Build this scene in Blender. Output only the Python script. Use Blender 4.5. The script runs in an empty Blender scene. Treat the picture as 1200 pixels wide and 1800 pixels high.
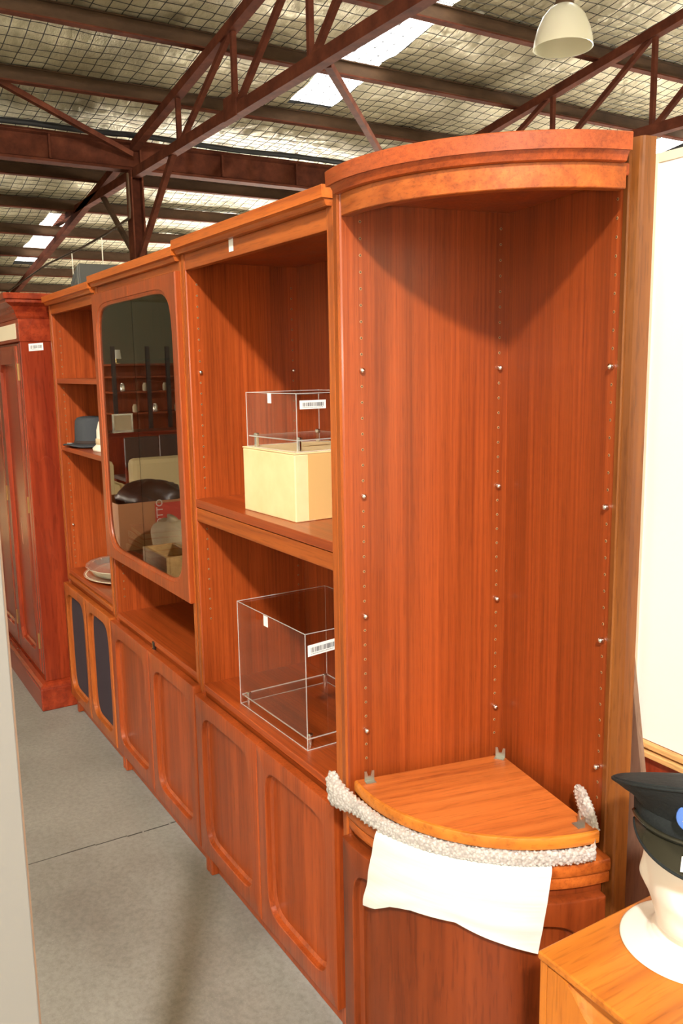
import bpy, bmesh, math, random
import numpy as np
from mathutils import Matrix, Vector, noise
random.seed(7)
C = bpy.context.scene.collection
SC = bpy.context.scene
PI = math.pi
R = math.radians

# ------------------------------------------------------------------ camera
CAMZ = 1.6537
A, PITCH, ROLL, FPX = R(58.5212), R(9.53302), R(-0.96818), 1507.5
def _cam():
    X = Vector((math.cos(A), -math.sin(A), 0)); Y = Vector((math.sin(A), math.cos(A), 0))
    def w(v): return Vector((X.x*v[0]+X.y*v[1], Y.x*v[0]+Y.y*v[1], v[2]))
    cp, sp = math.cos(PITCH), math.sin(PITCH)
    fwd = w((0, cp, -sp)); up = w((0, sp, cp)); rt = w((1, 0, 0))
    c, s = math.cos(ROLL), math.sin(ROLL)
    r2 = c*rt + s*up; u2 = -s*rt + c*up
    m = Matrix((r2, u2, -fwd)).transposed().to_4x4(); m.translation = (0, 0, CAMZ)
    cam = bpy.data.objects.new('camera', bpy.data.cameras.new('camera'))
    cam.matrix_world = m; d = cam.data
    d.sensor_fit = 'VERTICAL'; d.sensor_height = 36.0; d.lens = 36.0*FPX/1800.0
    d.clip_start = 0.02; d.clip_end = 200
    C.objects.link(cam); SC.camera = cam
    return rt, up, fwd
RT, UP, FWD = _cam()
# ------------------------------------------------------------------ world, lights, exposure
SC.view_settings.view_transform = 'Standard'; SC.view_settings.look = 'None'
SC.view_settings.exposure = 0.0; SC.view_settings.gamma = 1.0
SC.view_settings.use_curve_mapping = False
wd = bpy.data.worlds.new('world'); SC.world = wd; wd.use_nodes = True
wd.node_tree.nodes['Background'].inputs[0].default_value = (1, .93, .82, 1)
wd.node_tree.nodes['Background'].inputs[1].default_value = 0.05
KEY_POS = (3.2, -2.25, 5.55); KEY_W = 3080.0; KEY_R = 0.22
FLASH_W = 24.0
def point(name, loc, power, rad, col):
    l = bpy.data.lights.new(name, 'POINT'); l.energy = power; l.shadow_soft_size = rad; l.color = col
    o = bpy.data.objects.new(name, l); o.location = loc; C.objects.link(o); return o
point('flash', Vector((0, 0, CAMZ)) - RT*0.085 + UP*0.05 - FWD*0.02, FLASH_W, 0.02, (1, .94, .86))

# ------------------------------------------------------------------ materials
MATS = {}
def mat(name, col, rough=.5, metal=0, spec=.5, **k):
    m = bpy.data.materials.new(name); m.use_nodes = True
    b = m.node_tree.nodes['Principled BSDF']
    b.inputs['Base Color'].default_value = (*col, 1); b.inputs['Roughness'].default_value = rough
    b.inputs['Metallic'].default_value = metal; b.inputs['Specular IOR Level'].default_value = spec
    for kk, v in k.items(): b.inputs[kk.replace('_', ' ')].default_value = v
    MATS[name] = m; return m
def nodes(m): return m.node_tree.nodes, m.node_tree.links, m.node_tree.nodes['Principled BSDF']
def texmap(m, scale, coord='Object', rot=(0, 0, 0)):
    n, l, b = nodes(m)
    tc = n.new('ShaderNodeTexCoord'); mp = n.new('ShaderNodeMapping')
    mp.inputs['Scale'].default_value = scale; mp.inputs['Rotation'].default_value = rot
    l.new(tc.outputs[coord], mp.inputs[0]); return mp.outputs[0]
def ramp(m, src, stops):
    n, l, b = nodes(m); r = n.new('ShaderNodeValToRGB')
    e = r.color_ramp.elements
    while len(e) < len(stops): e.new(.5)
    for i, (p, c) in enumerate(stops): e[i].position = p; e[i].color = (*c, 1)
    l.new(src, r.inputs[0]); return r.outputs[0]
def noise_tex(m, vec, scale=1, detail=4, rough=.6):
    n, l, b = nodes(m); t = n.new('ShaderNodeTexNoise')
    t.inputs['Scale'].default_value = scale; t.inputs['Detail'].default_value = detail
    t.inputs['Roughness'].default_value = rough
    l.new(vec, t.inputs['Vector']); return t.outputs[0]
def bump(m, src, strength, dist):
    n, l, b = nodes(m); bp = n.new('ShaderNodeBump')
    bp.inputs['Strength'].default_value = strength; bp.inputs['Distance'].default_value = dist
    l.new(src, bp.inputs['Height']); l.new(bp.outputs[0], b.inputs['Normal'])
def mixc(m, a, bb, fac, mode='MIX'):
    n, l, b = nodes(m); x = n.new('ShaderNodeMix'); x.data_type = 'RGBA'; x.blend_type = mode
    if isinstance(fac, float): x.inputs[0].default_value = fac
    else: l.new(fac, x.inputs[0])
    l.new(a, x.inputs[6]); l.new(bb, x.inputs[7]); return x.outputs[2]
def wood(name, lo, mid, hi, axis='z', fine=95, rough=.33, along=1.6, wavy=True, coat=0.0, crough=.12):
    """straight grained veneer; the grain runs along axis"""
    m = mat(name, mid, rough, spec=.36)
    n, l, b = nodes(m)
    def sc(f, g): return {'z': (f, f, g), 'x': (g, f, f), 'y': (f, g, f)}[axis]
    f1 = noise_tex(m, texmap(m, sc(fine, along)), 1, 3, .55)
    c1 = ramp(m, f1, [(.30, lo), (.5, mid), (.72, hi)])
    f2 = noise_tex(m, texmap(m, sc(fine*.12, along*.35)), 1, 2, .5)
    c2 = ramp(m, f2, [(.35, (.72, .70, .68)), (.65, (1.12, 1.1, 1.06))])
    out = mixc(m, c1, c2, .8, 'MULTIPLY')
    if wavy:
        f3 = noise_tex(m, texmap(m, sc(fine*4, along*9)), 1, 2, .6)
        c3 = ramp(m, f3, [(.36, (.62, .58, .55)), (.46, (1, 1, 1))])
        out = mixc(m, out, c3, .55, 'MULTIPLY')
    l.new(out, b.inputs['Base Color'])
    bump(m, f1, .12, .002)
    rr = n.new('ShaderNodeMapRange'); rr.inputs[3].default_value = rough-.06; rr.inputs[4].default_value = rough+.08
    l.new(f2, rr.inputs[0]); l.new(rr.outputs[0], b.inputs['Roughness'])
    b.inputs['Coat Weight'].default_value = coat; b.inputs['Coat Roughness'].default_value = crough
    return m
TK = ((.245, .040, .0075), (.325, .058, .0100), (.385, .074, .014))
for ax in 'xyz':
    wood('teak_'+ax, *TK, axis=ax, rough=.34, fine=150, coat=.30, crough=.22)
    wood('lip_'+ax, (.27, .056, .010), (.37, .086, .014), (.45, .115, .020), axis=ax, fine=60, rough=.30)
    wood('maho_'+ax, (.15, .016, .006), (.22, .028, .009), (.30, .042, .013), axis=ax, fine=22, rough=.24, along=1.0)
    wood('gold_'+ax, (.40, .115, .014), (.50, .155, .019), (.57, .19, .026), axis=ax, fine=34, rough=.32, along=1.1)
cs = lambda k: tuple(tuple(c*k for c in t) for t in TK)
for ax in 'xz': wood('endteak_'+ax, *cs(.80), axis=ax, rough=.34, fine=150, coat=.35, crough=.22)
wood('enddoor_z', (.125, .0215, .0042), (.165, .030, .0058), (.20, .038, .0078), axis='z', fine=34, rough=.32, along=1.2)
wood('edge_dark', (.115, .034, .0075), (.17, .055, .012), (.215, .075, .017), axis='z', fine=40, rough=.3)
wood('cornice_x', (.36, .075, .011), (.46, .108, .015), (.53, .135, .021), axis='x', fine=60, rough=.3)
wood('pull_x', (.40, .115, .014), (.50, .155, .019), (.57, .19, .026), axis='x', fine=34, rough=.7, along=1.1)
wood('door_z', (.23, .040, .008), (.30, .054, .0105), (.36, .068, .014), axis='z', fine=40, rough=.32, along=1.2)
wood('interior_z', (.21, .036, .008), (.30, .055, .011), (.37, .072, .015), axis='z', rough=.36, coat=.30, crough=.22)
wood('lightwood', (.62, .36, .13), (.74, .45, .18), (.80, .52, .22), axis='x', fine=40, rough=.5)
wood('greyply', (.18, .105, .07), (.26, .155, .105), (.32, .20, .14), axis='z', fine=30, rough=.6)
mat('hole', (.10, .052, .024), .6)
mat('tan_hole', (.42, .24, .11), .5)
mat('chrome', (.75, .73, .70), .16, 1.0)
mat('silver', (.88, .82, .70), .22, .80)
mat('brass', (.60, .42, .17), .35, 1.0)
mat('dark_metal', (.06, .05, .045), .35, .8)
mat('grey_metal', (.42, .42, .38), .35, .9)
mat('white_label', (.86, .86, .85), .5)
mat('ink', (.03, .03, .035), .6)
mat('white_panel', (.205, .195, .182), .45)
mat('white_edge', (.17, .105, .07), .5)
mat('whiteboard', (.92, .92, .90), .35)
mat('cream_trim', (.78, .68, .52), .5)
mat('grille', (.05, .038, .05), .95, spec=.1)
m = MATS['grille']; v = noise_tex(m, texmap(m, (900, 900, 900)), 1, 1); bump(m, v, .5, .002)
m = mat('cardboard', (.80, .60, .33), .75)
n, l, b = nodes(m); v = noise_tex(m, texmap(m, (14, 14, 14)), 1, 3)
l.new(ramp(m, v, [(.3, (.77, .57, .30)), (.7, (.84, .64, .36))]), b.inputs['Base Color'])
mat('tape', (.66, .40, .16), .25)
mat('acrylic', (.93, .94, .93), .02, Transmission_Weight=1.0, IOR=1.3)
mat('acrylic_edge', (.80, .80, .78), .18, Alpha=.34)
def thin_glass(name, tint, f0):
    """thin sheet: tinted see-through with a two-sided Schlick reflection"""
    m = bpy.data.materials.new(name); m.use_nodes = True; n = m.node_tree.nodes; l = m.node_tree.links
    n.clear(); o = n.new('ShaderNodeOutputMaterial'); mx = n.new('ShaderNodeMixShader')
    t = n.new('ShaderNodeBsdfTransparent'); t.inputs[0].default_value = (*tint, 1)
    g = n.new('ShaderNodeBsdfGlossy'); g.inputs['Roughness'].default_value = 0.0
    lw = n.new('ShaderNodeLayerWeight'); lw.inputs[0].default_value = .5
    pw = n.new('ShaderNodeMath'); pw.operation = 'POWER'; pw.inputs[1].default_value = 5.0
    ma = n.new('ShaderNodeMath'); ma.operation = 'MULTIPLY_ADD'; ma.inputs[1].default_value = 1-f0; ma.inputs[2].default_value = f0
    l.new(lw.outputs['Facing'], pw.inputs[0]); l.new(pw.outputs[0], ma.inputs[0])
    l.new(ma.outputs[0], mx.inputs[0]); l.new(t.outputs[0], mx.inputs[1]); l.new(g.outputs[0], mx.inputs[2])
    l.new(mx.outputs[0], o.inputs[0]); MATS[name] = m
thin_glass('smoked_glass', (.50, .46, .38), .18)
thin_glass('clear_glass', (.88, .92, .89), .03)
thin_glass('acrylic_sheet', (.975, .975, .97), .022)
SC.cycles.transparent_max_bounces = 48
m = mat('felt', (.060, .064, .072), .95, spec=.1); v = noise_tex(m, texmap(m, (300, 300, 300)), 1, 2); bump(m, v, .4, .002)
mat('felt_band', (.035, .022, .020), .9)
mat('white_cloth', (.82, .78, .66), .9)
m = mat('foam', (.64, .63, .605), .75)
n, l, b = nodes(m); v = noise_tex(m, texmap(m, (3, 3, 60)), 1, 2); bump(m, v, .35, .004)
mat('plaster', (.78, .73, .66), .38)
mat('cap_cloth', (.014, .017, .018), .8, spec=.25)
m = MATS['cap_cloth']; v = noise_tex(m, texmap(m, (60, 60, 60)), 1, 4); bump(m, v, .5, .006)
mat('cap_visor', (.022, .020, .013), .22)
mat('badge_blue', (.05, .13, .42), .4)
mat('black_plastic', (.035, .038, .036), .35)
mat('grey_plastic', (.13, .135, .12), .4)
mat('black_rubber', (.012, .013, .016), .5)
mat('book_red', (.45, .05, .03), .6); mat('book_white', (.75, .70, .60), .7)
mat('sofa', (.72, .56, .30), .8); mat('leather', (.055, .022, .014), .35); mat('burlap', (.60, .47, .30), .9)
mat('box_brown', (.50, .22, .09), .7); mat('red_print', (.60, .06, .03), .6)
mat('wall_green', (.50, .48, .40), .8); mat('wall_dark', (.17, .155, .10), .85)
m = mat('bubble', (.66, .60, .57), .10, Transmission_Weight=.5, IOR=1.3)
b = nodes(m)[2]; n = m.node_tree.nodes; l = m.node_tree.links
vo = n.new('ShaderNodeTexVoronoi'); vo.inputs['Scale'].default_value = 165; tc_ = n.new('ShaderNodeTexCoord'); l.new(tc_.outputs['Object'], vo.inputs['Vector'])
bump(m, vo.outputs['Distance'], .7, .003)
b.inputs['Coat Weight'].default_value = .6; b.inputs['Coat Roughness'].default_value = .04
l.new(ramp(m, vo.outputs['Distance'], [(.1, (.92, .89, .87)), (.45, (.74, .69, .66)), (.7, (.60, .54, .52))]), b.inputs['Base Color'])
# steel red oxide
m = mat('red_oxide', (.16, .050, .030), .9, spec=.03)
n, l, b = nodes(m); v = noise_tex(m, texmap(m, (5, 5, 5)), 1, 5, .65)
l.new(ramp(m, v, [(.3, (.060, .019, .012)), (.55, (.105, .032, .018)), (.8, (.15, .050, .026))]), b.inputs['Base Color'])
m = mat('purlin_steel', (.12, .065, .035), .8, spec=.15)
n, l, b = nodes(m); v = noise_tex(m, texmap(m, (4, 1.5, 4)), 1, 5, .65)
l.new(ramp(m, v, [(.3, (.045, .026, .015)), (.7, (.10, .056, .030))]), b.inputs['Base Color'])
# foil sarking
m = mat('foil', (.55, .50, .38), .42, .30)
n, l, b = nodes(m)
tv = texmap(m, (1, 1, 1))
v1 = noise_tex(m, texmap(m, (1, 1.9, 1)), 8, 8, .72); v2 = noise_tex(m, tv, 2.2, 5, .6)
l.new(ramp(m, v2, [(.3, (.36, .30, .17)), (.55, (.60, .52, .33)), (.75, (.78, .70, .48))]), b.inputs['Base Color'])
bump(m, v1, 1.0, .085)
mat('wire', (.035, .030, .022), .6)
# skylight sheet (daylight coming through translucent roofing)
m = mat('skylight', (.9, .92, .95), .5); b = nodes(m)[2]
b.inputs['Emission Color'].default_value = (1, .98, .95, 1); b.inputs['Emission Strength'].default_value = 7.0
m = mat('panel_glow', (.9, .9, .9), .5); b = nodes(m)[2]  # emission for the two unseen panels added to brighten the roof foil
b.inputs['Emission Color'].default_value = (1, .94, .80, 1); b.inputs['Emission Strength'].default_value = 78.0
# concrete floor
m = mat('concrete', (.30, .285, .245), .5)
n, l, b = nodes(m); tv = texmap(m, (1, 1, 1))
v1 = noise_tex(m, tv, 1.1, 5, .62); v2 = noise_tex(m, tv, 55, 4, .7); v3 = noise_tex(m, tv, 260, 2, .6)
c1 = ramp(m, v1, [(.34, (.185, .170, .152)), (.50, (.245, .235, .215)), (.68, (.295, .286, .262))])
c2 = ramp(m, v2, [(.3, (.78, .78, .78)), (.6, (1.05, 1.05, 1.05))])
c3 = ramp(m, v3, [(.62, (1, 1, 1)), (.72, (1.35, 1.33, 1.28))])
l.new(mixc(m, mixc(m, c1, c2, 1.0, 'MULTIPLY'), c3, 1.0, 'MULTIPLY'), b.inputs['Base Color'])
bump(m, v2, .15, .003)
mat('joint', (.05, .045, .038), .8)
# lamp shade
mat('prismatic', (.80, .78, .64), .22, Transmission_Weight=.45, IOR=1.3)

# ------------------------------------------------------------------ mesh helpers
INV = {}
def thing(name, label, cat, loc=(0, 0, 0), rotz=0, group=None, kind=None):
    o = bpy.data.objects.new(name, None); o.empty_display_size = .05; C.objects.link(o)
    o.location = loc; o.rotation_euler = (0, 0, rotz)
    o['label'] = label; o['category'] = cat
    if group: o['group'] = group
    if kind: o['kind'] = kind
    INV[o.name] = (Matrix.Translation(loc) @ Matrix.Rotation(rotz, 4, 'Z')).inverted()
    return o
def tag(o, label, cat, group=None):
    o['label'] = label; o['category'] = cat
    if group: o['group'] = group
    return o
def obj(name, bm, material, parent=None, smooth=False, world=False, loc=None, recalc=True):
    """world=True: bm is in world coordinates, moved into the root thing's frame"""
    if world:
        root = parent
        while root is not None and root.parent: root = root.parent
        if root is not None and root.name in INV: bm.transform(INV[root.name])
    if recalc: bmesh.ops.recalc_face_normals(bm, faces=bm.faces)
    if loc is not None: bm.transform(Matrix.Translation(-Vector(loc)))
    me = bpy.data.meshes.new(name); bm.to_mesh(me); bm.free()
    me.materials.append(MATS[material])
    if smooth:
        for p in me.polygons: p.use_smooth = True
        if smooth != 'all': me.set_sharp_from_angle(angle=R(smooth if smooth is not True else 40))
    o = bpy.data.objects.new(name, me); C.objects.link(o)
    if parent is not None: o.parent = parent
    if loc is not None: o.location = loc
    return o
def new(): return bmesh.new()
def box(bm, x0, x1, y0, y1, z0, z1, bev=0, seg=2, rot=None):
    b2 = bmesh.new()
    vs = [b2.verts.new((x, y, z)) for x in (x0, x1) for y in (y0, y1) for z in (z0, z1)]
    for f in ((0, 1, 3, 2), (4, 6, 7, 5), (0, 4, 5, 1), (2, 3, 7, 6), (0, 2, 6, 4), (1, 5, 7, 3)):
        b2.faces.new([vs[i] for i in f])
    if bev: bmesh.ops.bevel(b2, geom=list(b2.edges), offset=bev, segments=seg, affect='EDGES', profile=.5)
    if rot is not None: b2.transform(rot)
    join(bm, b2); return bm
def join(bm, b2):
    me = bpy.data.meshes.new('t'); b2.to_mesh(me); b2.free(); bm.from_mesh(me); bpy.data.meshes.remove(me)
def B(x0, x1, y0, y1, z0, z1, bev=.002): return box(new(), x0, x1, y0, y1, z0, z1, bev)
def prism(bm, pts, axis, a, b_):
    """extrude polygon pts (2D) along axis from a to b_. axis x: pts=(y,z); y: (x,z); z: (x,y)"""
    def P(p, t): return {'x': (t, p[0], p[1]), 'y': (p[0], t, p[1]), 'z': (p[0], p[1], t)}[axis]
    v0 = [bm.verts.new(P(p, a)) for p in pts]; v1 = [bm.verts.new(P(p, b_)) for p in pts]
    k = len(pts)
    for i in range(k): bm.faces.new((v0[i], v0[(i+1) % k], v1[(i+1) % k], v1[i]))
    bm.faces.new(v0); bm.faces.new(v1[::-1]); return bm
def loft(bm, rings, closed=True, cap=True):
    """rings: list of equally long point lists"""
    vr = [[bm.verts.new(p) for p in r] for r in rings]; k = len(rings[0])
    for a, b_ in zip(vr[:-1], vr[1:]):
        for i in range(k if closed else k-1):
            j = (i+1) % k; bm.faces.new((a[i], a[j], b_[j], b_[i]))
    if cap:
        bm.faces.new(vr[0]); bm.faces.new(vr[-1][::-1])
    return bm
def lathe(bm, prof, n=32, cx=0, cy=0, a0=0, a1=2*PI):
    """profile (r,z) spun about z; closes at r=0 ends"""
    full = abs(a1-a0-2*PI) < 1e-6
    cols = []
    k = n if full else n+1
    for i in range(k):
        a = a0+(a1-a0)*i/n
        cols.append([(cx+r*math.cos(a), cy+r*math.sin(a), z) for r, z in prof])
    vr = [[bm.verts.new(p) for p in c] for c in cols]
    for i in range(n):
        a, b_ = vr[i], vr[(i+1) % k]
        for j in range(len(prof)-1): bm.faces.new((a[j], b_[j], b_[j+1], a[j+1]))
    if not full:
        bm.faces.new(vr[0]); bm.faces.new(vr[-1][::-1])
    bmesh.ops.remove_doubles(bm, verts=bm.verts, dist=1e-6); return bm
def ring_solid(bm, prof, n, a0, a1, cx=0, cy=0):
    """closed profile polygon (r,z) swept about z between angles -> solid with end caps"""
    rings = []
    for i in range(n+1):
        a = a0+(a1-a0)*i/n
        rings.append([(cx+r*math.sin(a), cy-r*math.cos(a), z) for r, z in prof])
    return loft(bm, rings)
def tube(bm, pts, r, n=8):
    pts = [Vector(p) for p in pts]; rings = []
    rs = r if isinstance(r, (list, tuple)) else [r]*len(pts)
    up = None
    for i, p in enumerate(pts):
        d = (pts[min(i+1, len(pts)-1)]-pts[max(i-1, 0)]).normalized()
        if up is None: up = d.orthogonal().normalized()
        s = d.cross(up).normalized(); up = s.cross(d).normalized()
        rings.append([p+rs[i]*(math.cos(2*PI*k/n)*up+math.sin(2*PI*k/n)*s) for k in range(n)])
    return loft(bm, rings)
def bar(bm, p, q, w, h=None):
    """square bar between two points; w across, h upright"""
    p, q = Vector(p), Vector(q); h = h or w
    d = (q-p).normalized(); s = d.cross(Vector((0, 0, 1)))
    s = s.normalized() if s.length > 1e-4 else Vector((1, 0, 0)); u = s.cross(d).normalized()
    f = lambda c: [c+s*w/2*a+u*h/2*b_ for a, b_ in ((-1, -1), (1, -1), (1, 1), (-1, 1))]
    return loft(bm, [f(p), f(q)])
def cyl(bm, cx, cy, z0, z1, r, n=16, r2=None):
    r2 = r if r2 is None else r2
    return lathe(bm, [(0, z0), (r, z0), (r2, z1), (0, z1)], n, cx, cy)
def sphere(bm, c, r, n=10, m=6):
    prof = [(r*math.sin(PI*i/m), -r*math.cos(PI*i/m)) for i in range(m+1)]
    prof[0] = (0, -r); prof[-1] = (0, r)
    b2 = new(); lathe(b2, prof, n); b2.transform(Matrix.Translation(c)); join(bm, b2); return bm

# ------------------------------------------------------------------ the building
def struct(o): o['kind'] = 'structure'; return o
bm = new()
nx, ny = 2, 2
box(bm, -20.3, 8.3, -7.3, 24.3, -.12, 0)
fl = struct(obj('floor', bm, 'concrete'))
# control joint: a slightly wavy, broken groove line of dark filler
bm = new(); y = .05
while y < 1.6:
    L = random.uniform(.05, .16); w = random.uniform(.0012, .0032)
    x = -2.857+.006*math.sin(y*9); box(bm, x-w, x+w, y, y+L, -.001, .0008); y += L+random.choice((0, 0, .006, .02))
obj('control_joint', bm, 'joint', fl)
struct(obj('wall_left', B(-20.3, -20, -7.3, 24.3, 0, 3.3, 0), 'wall_dark'))
# added glowing panels on the left and far walls, unseen, brightening the roof
struct(obj('fill_panel_1', B(-19.99, -19.97, 8.5, 21.0, .05, 2.9, 0), 'panel_glow'))
struct(obj('fill_panel_2', B(-13.0, -2.0, 23.97, 23.99, .05, 3.4, 0), 'panel_glow'))
struct(obj('wall_back', B(-20, 8, -7.3, -7, 0, 6.8, 0), 'wall_green'))
struct(obj('wall_far', B(-20, 8, 24, 24.3, 0, 6.8, 0), 'wall_dark'))
struct(obj('wall_right', B(8, 8.3, -7.3, 24.3, 0, 6.8, 0), 'wall_green'))

RIDGE = 4.0; SL = .148
def roof_h(x):   # underside of the foil
    xx = x if x < RIDGE else 2*RIDGE-x
    return CAMZ+3.0+SL*(xx+9.75)+.12
PUR = [-9.75+1.27*k for k in range(-8, 13)]   # purlin lines
SKY = [(-9.55, -4.6, 5.18, 5.80), (-17.1, -14.1, 3.42, 3.92), (-9.55, -4.6, 10.95, 11.6)]
def foil_z(x, y):
    t = ((x+9.75)/1.27) % 1.0
    sag = .045*math.sin(PI*t)
    n1 = noise.noise((x*2.1, y*1.7, 0)); n2 = noise.noise((x*6.5, y*5.5, 3.3)); n3 = noise.noise((x*15, y*15, 9))
    return roof_h(x)-sag+.022*n1+.016*n2+.007*n3
def ceiling():
    g = .075; xs = np.arange(-20.2, -3.9, g); ys = np.arange(-1.2, 17.0, g)
    V = []; F = []
    for x in xs:
        for y in ys: V.append((x, y, foil_z(x, y)))
    k = len(ys)
    for i in range(len(xs)-1):
        cx_ = xs[i]+g/2
        for j in range(k-1):
            cy_ = ys[j]+g/2
            if any(a < cx_ < b_ and c < cy_ < d for a, b_, c, d in SKY): continue
            F.append((i*k+j, i*k+j+1, (i+1)*k+j+1, (i+1)*k+j))
    # the rest of the roof, out of the picture, in plain large sheets
    def quad(x0, x1, y0, y1):
        b0 = len(V)
        for x, y in ((x0, y0), (x0, y1), (x1, y1), (x1, y0)): V.append((x, y, roof_h(x)))
        F.append((b0, b0+1, b0+2, b0+3))
    quad(-20.3, -3.95, -7.3, -1.2); quad(-20.3, -3.95, 16.9, 24.3); quad(-3.95, RIDGE, -7.3, 24.3); quad(RIDGE, 8.3, -7.3, 24.3)
    me = bpy.data.meshes.new('ceiling'); me.from_pydata(V, [], F); me.materials.append(MATS['foil'])
    for p in me.polygons: p.use_smooth = True
    o = bpy.data.objects.new('ceiling', me); C.objects.link(o); o['kind'] = 'structure'; return o
ceil = ceiling()
# wire netting holding the foil: joined, far too many strands to pick apart
def netting():
    V = []; F = []
    def strand(pts, r):
        b0 = len(V)
        for p in pts:
            for dx, dz in ((-r, 0), (0, -r), (r, 0)):
                V.append((p[0]+(dx if p[3] else 0), p[1]+(0 if p[3] else dx), p[2]+dz))
        for i in range(len(pts)-1):
            a = b0+3*i
            F.append((a, a+1, a+4, a+3)); F.append((a+1, a+2, a+5, a+4))
    sp = .152
    for x in np.arange(-19.9, -4.0, sp):
        strand([(x+.03*noise.noise((y*.8, x*3, 1)), y, foil_z(x, y)-.012, True) for y in np.arange(-1.1, 16.9, .15)], .0052)
    for y in np.arange(-1.1, 16.9, sp):
        strand([(x, y+.03*noise.noise((x*.8, y*3, 5)), foil_z(x, y)-.012, False) for x in np.arange(-20.1, -4.0, .15)], .0052)
    me = bpy.data.meshes.new('wire_netting'); me.from_pydata(V, [], F); me.materials.append(MATS['wire'])
    o = bpy.data.objects.new('wire_netting', me); C.objects.link(o); o.parent = ceil; o['kind'] = 'stuff'
netting()
# skylight sheets
for i, (x0, x1, y0, y1) in enumerate(SKY):
    bm = new()
    pts = [(x0-.06, roof_h(x0)+.03), (x1+.06, roof_h(x1)+.03), (x1+.06, roof_h(x1)+.036), (x0-.06, roof_h(x0)+.036)]
    prism(bm, [(p[0], p[1]) for p in pts], 'y', y0-.06, y1+.06)
    struct(obj('window_%d' % (i+1), bm, 'skylight'))
# purlins (cold formed channels)
for k, x in enumerate(PUR):
    if not (-19.5 < x < -4.5) or abs(x+11.0) < .3: continue
    zt = roof_h(x)-.015; zb = zt-.155
    bm = new()
    prism(bm, [(x-.045, zb), (x+.045, zb), (x+.045, zb+.02), (x+.012, zb+.02), (x+.012, zt-.012), (x+.045, zt-.012), (x+.045, zt), (x-.045, zt), (x-.045, zt-.012), (x-.012, zt-.012), (x-.012, zb+.02), (x-.045, zb+.02)], 'y', -1.1, 17)
    o = obj('roof_purlin', bm, 'purlin_steel', loc=(x, 8, zb))
    b2 = B(x-.0455, x+.0455, -1.1, 17, zb-.003, zb+.012, 0); obj('bottom_flange', b2, 'red_oxide', o, loc=None); o.children[0].location = (-x, -8, -zb)
    lab = {-9.75: 'brown steel purlin next to the girder, at the low end of the near skylight', -8.48: 'brown steel purlin crossing the near skylight lower down', -7.21: 'brown steel purlin behind the bell-shaped lamp, crossing the near skylight higher up'}.get(round(x, 2))
    if x < -11: lab = 'brown steel purlin beyond the girder, above the far skylight strip'
    if lab is None: lab = 'brown steel purlin nearest the ridge above the bell-shaped lamp'
    tag(o, lab, 'purlin', 'purlins under the foil roof')
# the main girder on the column line
VX = -10.9; VZ0 = CAMZ+2.45; VZ1 = CAMZ+2.80
bm = new(); prism(bm, [(VX-.09, VZ0), (VX+.09, VZ0), (VX+.09, VZ0+.03), (VX+.03, VZ0+.05), (VX+.03, VZ1-.05), (VX+.09, VZ1-.03), (VX+.09, VZ1), (VX-.09, VZ1), (VX-.09, VZ1-.03), (VX-.03, VZ1-.05), (VX-.03, VZ0+.05), (VX-.09, VZ0+.03)], 'y', -1.1, 17)
gr = thing('girder_beam', 'deep red-brown steel girder carried by the columns', 'beam', (VX, 8, VZ0))
obj('beam_section', bm, 'red_oxide', gr, world=True)
for y in np.arange(-.6, 16.5, 1.1):
    obj('stiffener_plate', B(VX+.03, VX+.085, y-.012, y+.012, VZ0+.04, VZ1-.04, 0), 'red_oxide', gr, world=True)
bm = new(); tube(bm, [(VX+.20, y, VZ1+.02+.035*noise.noise((y*.9, 0, 0))) for y in np.arange(-1, 16.9, .35)], .034, 8)
tag(obj('cable_bundle', bm, 'black_rubber', loc=(VX+.2, 8, VZ1)), 'black cable bundle laid along the top of the girder', 'cable')

HB = CAMZ+2.42      # bottom chord level
def top_z(x): return roof_h(x)-.015-.155-.05
def truss(y, label):
    t = thing('roof_truss', label, 'roof truss', (-10.9, y, HB), group='roof trusses')
    bm = new(); bar(bm, (-19.5, y, HB), (-4.2, y, HB), .10, .11); obj('bottom_chord', bm, 'red_oxide', t, world=True)
    bm = new(); bar(bm, (-19.5, y, top_z(-19.5)), (-4.2, y, top_z(-4.2)), .10, .10); obj('top_chord', bm, 'red_oxide', t, world=True)
    xs = [-10.8+1.45*k for k in range(-5, 5)]
    for i, x in enumerate(xs):
        if abs(x+10.8) < .1: continue
        if top_z(x)-HB < .15: continue
        bm = new(); bar(bm, (x, y, HB), (x, y, top_z(x)), .045, .05); obj('web_bar', bm, 'red_oxide', t, world=True)
        if x > -10 and i+1 < len(xs):
            bm = new(); bar(bm, (x, y, HB), (xs[i+1], y, top_z(xs[i+1])), .05, .055); obj('web_bar', bm, 'red_oxide', t, world=True)
        if x < -10.9:
            bm = new(); bar(bm, (x, y, HB), (x+1.45 if x+1.45 < -10.9 else x+1.3, y, top_z(x+1.3)-.05), .035, .04); obj('web_bar', bm, 'purlin_steel', t, world=True)
    for x in (xs[7],):
        obj('gusset_plate', B(x-.14, x+.14, y-.062, y-.05, HB-.07, HB+.14, 0), 'red_oxide', t, world=True)
    return t
truss(3.73, 'red-brown steel roof truss crossing in front of the skylights')
truss(7.88, 'red-brown steel roof truss behind the bell-shaped lamp')
truss(12.03, 'red-brown steel roof truss furthest beyond the lamp')
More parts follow.
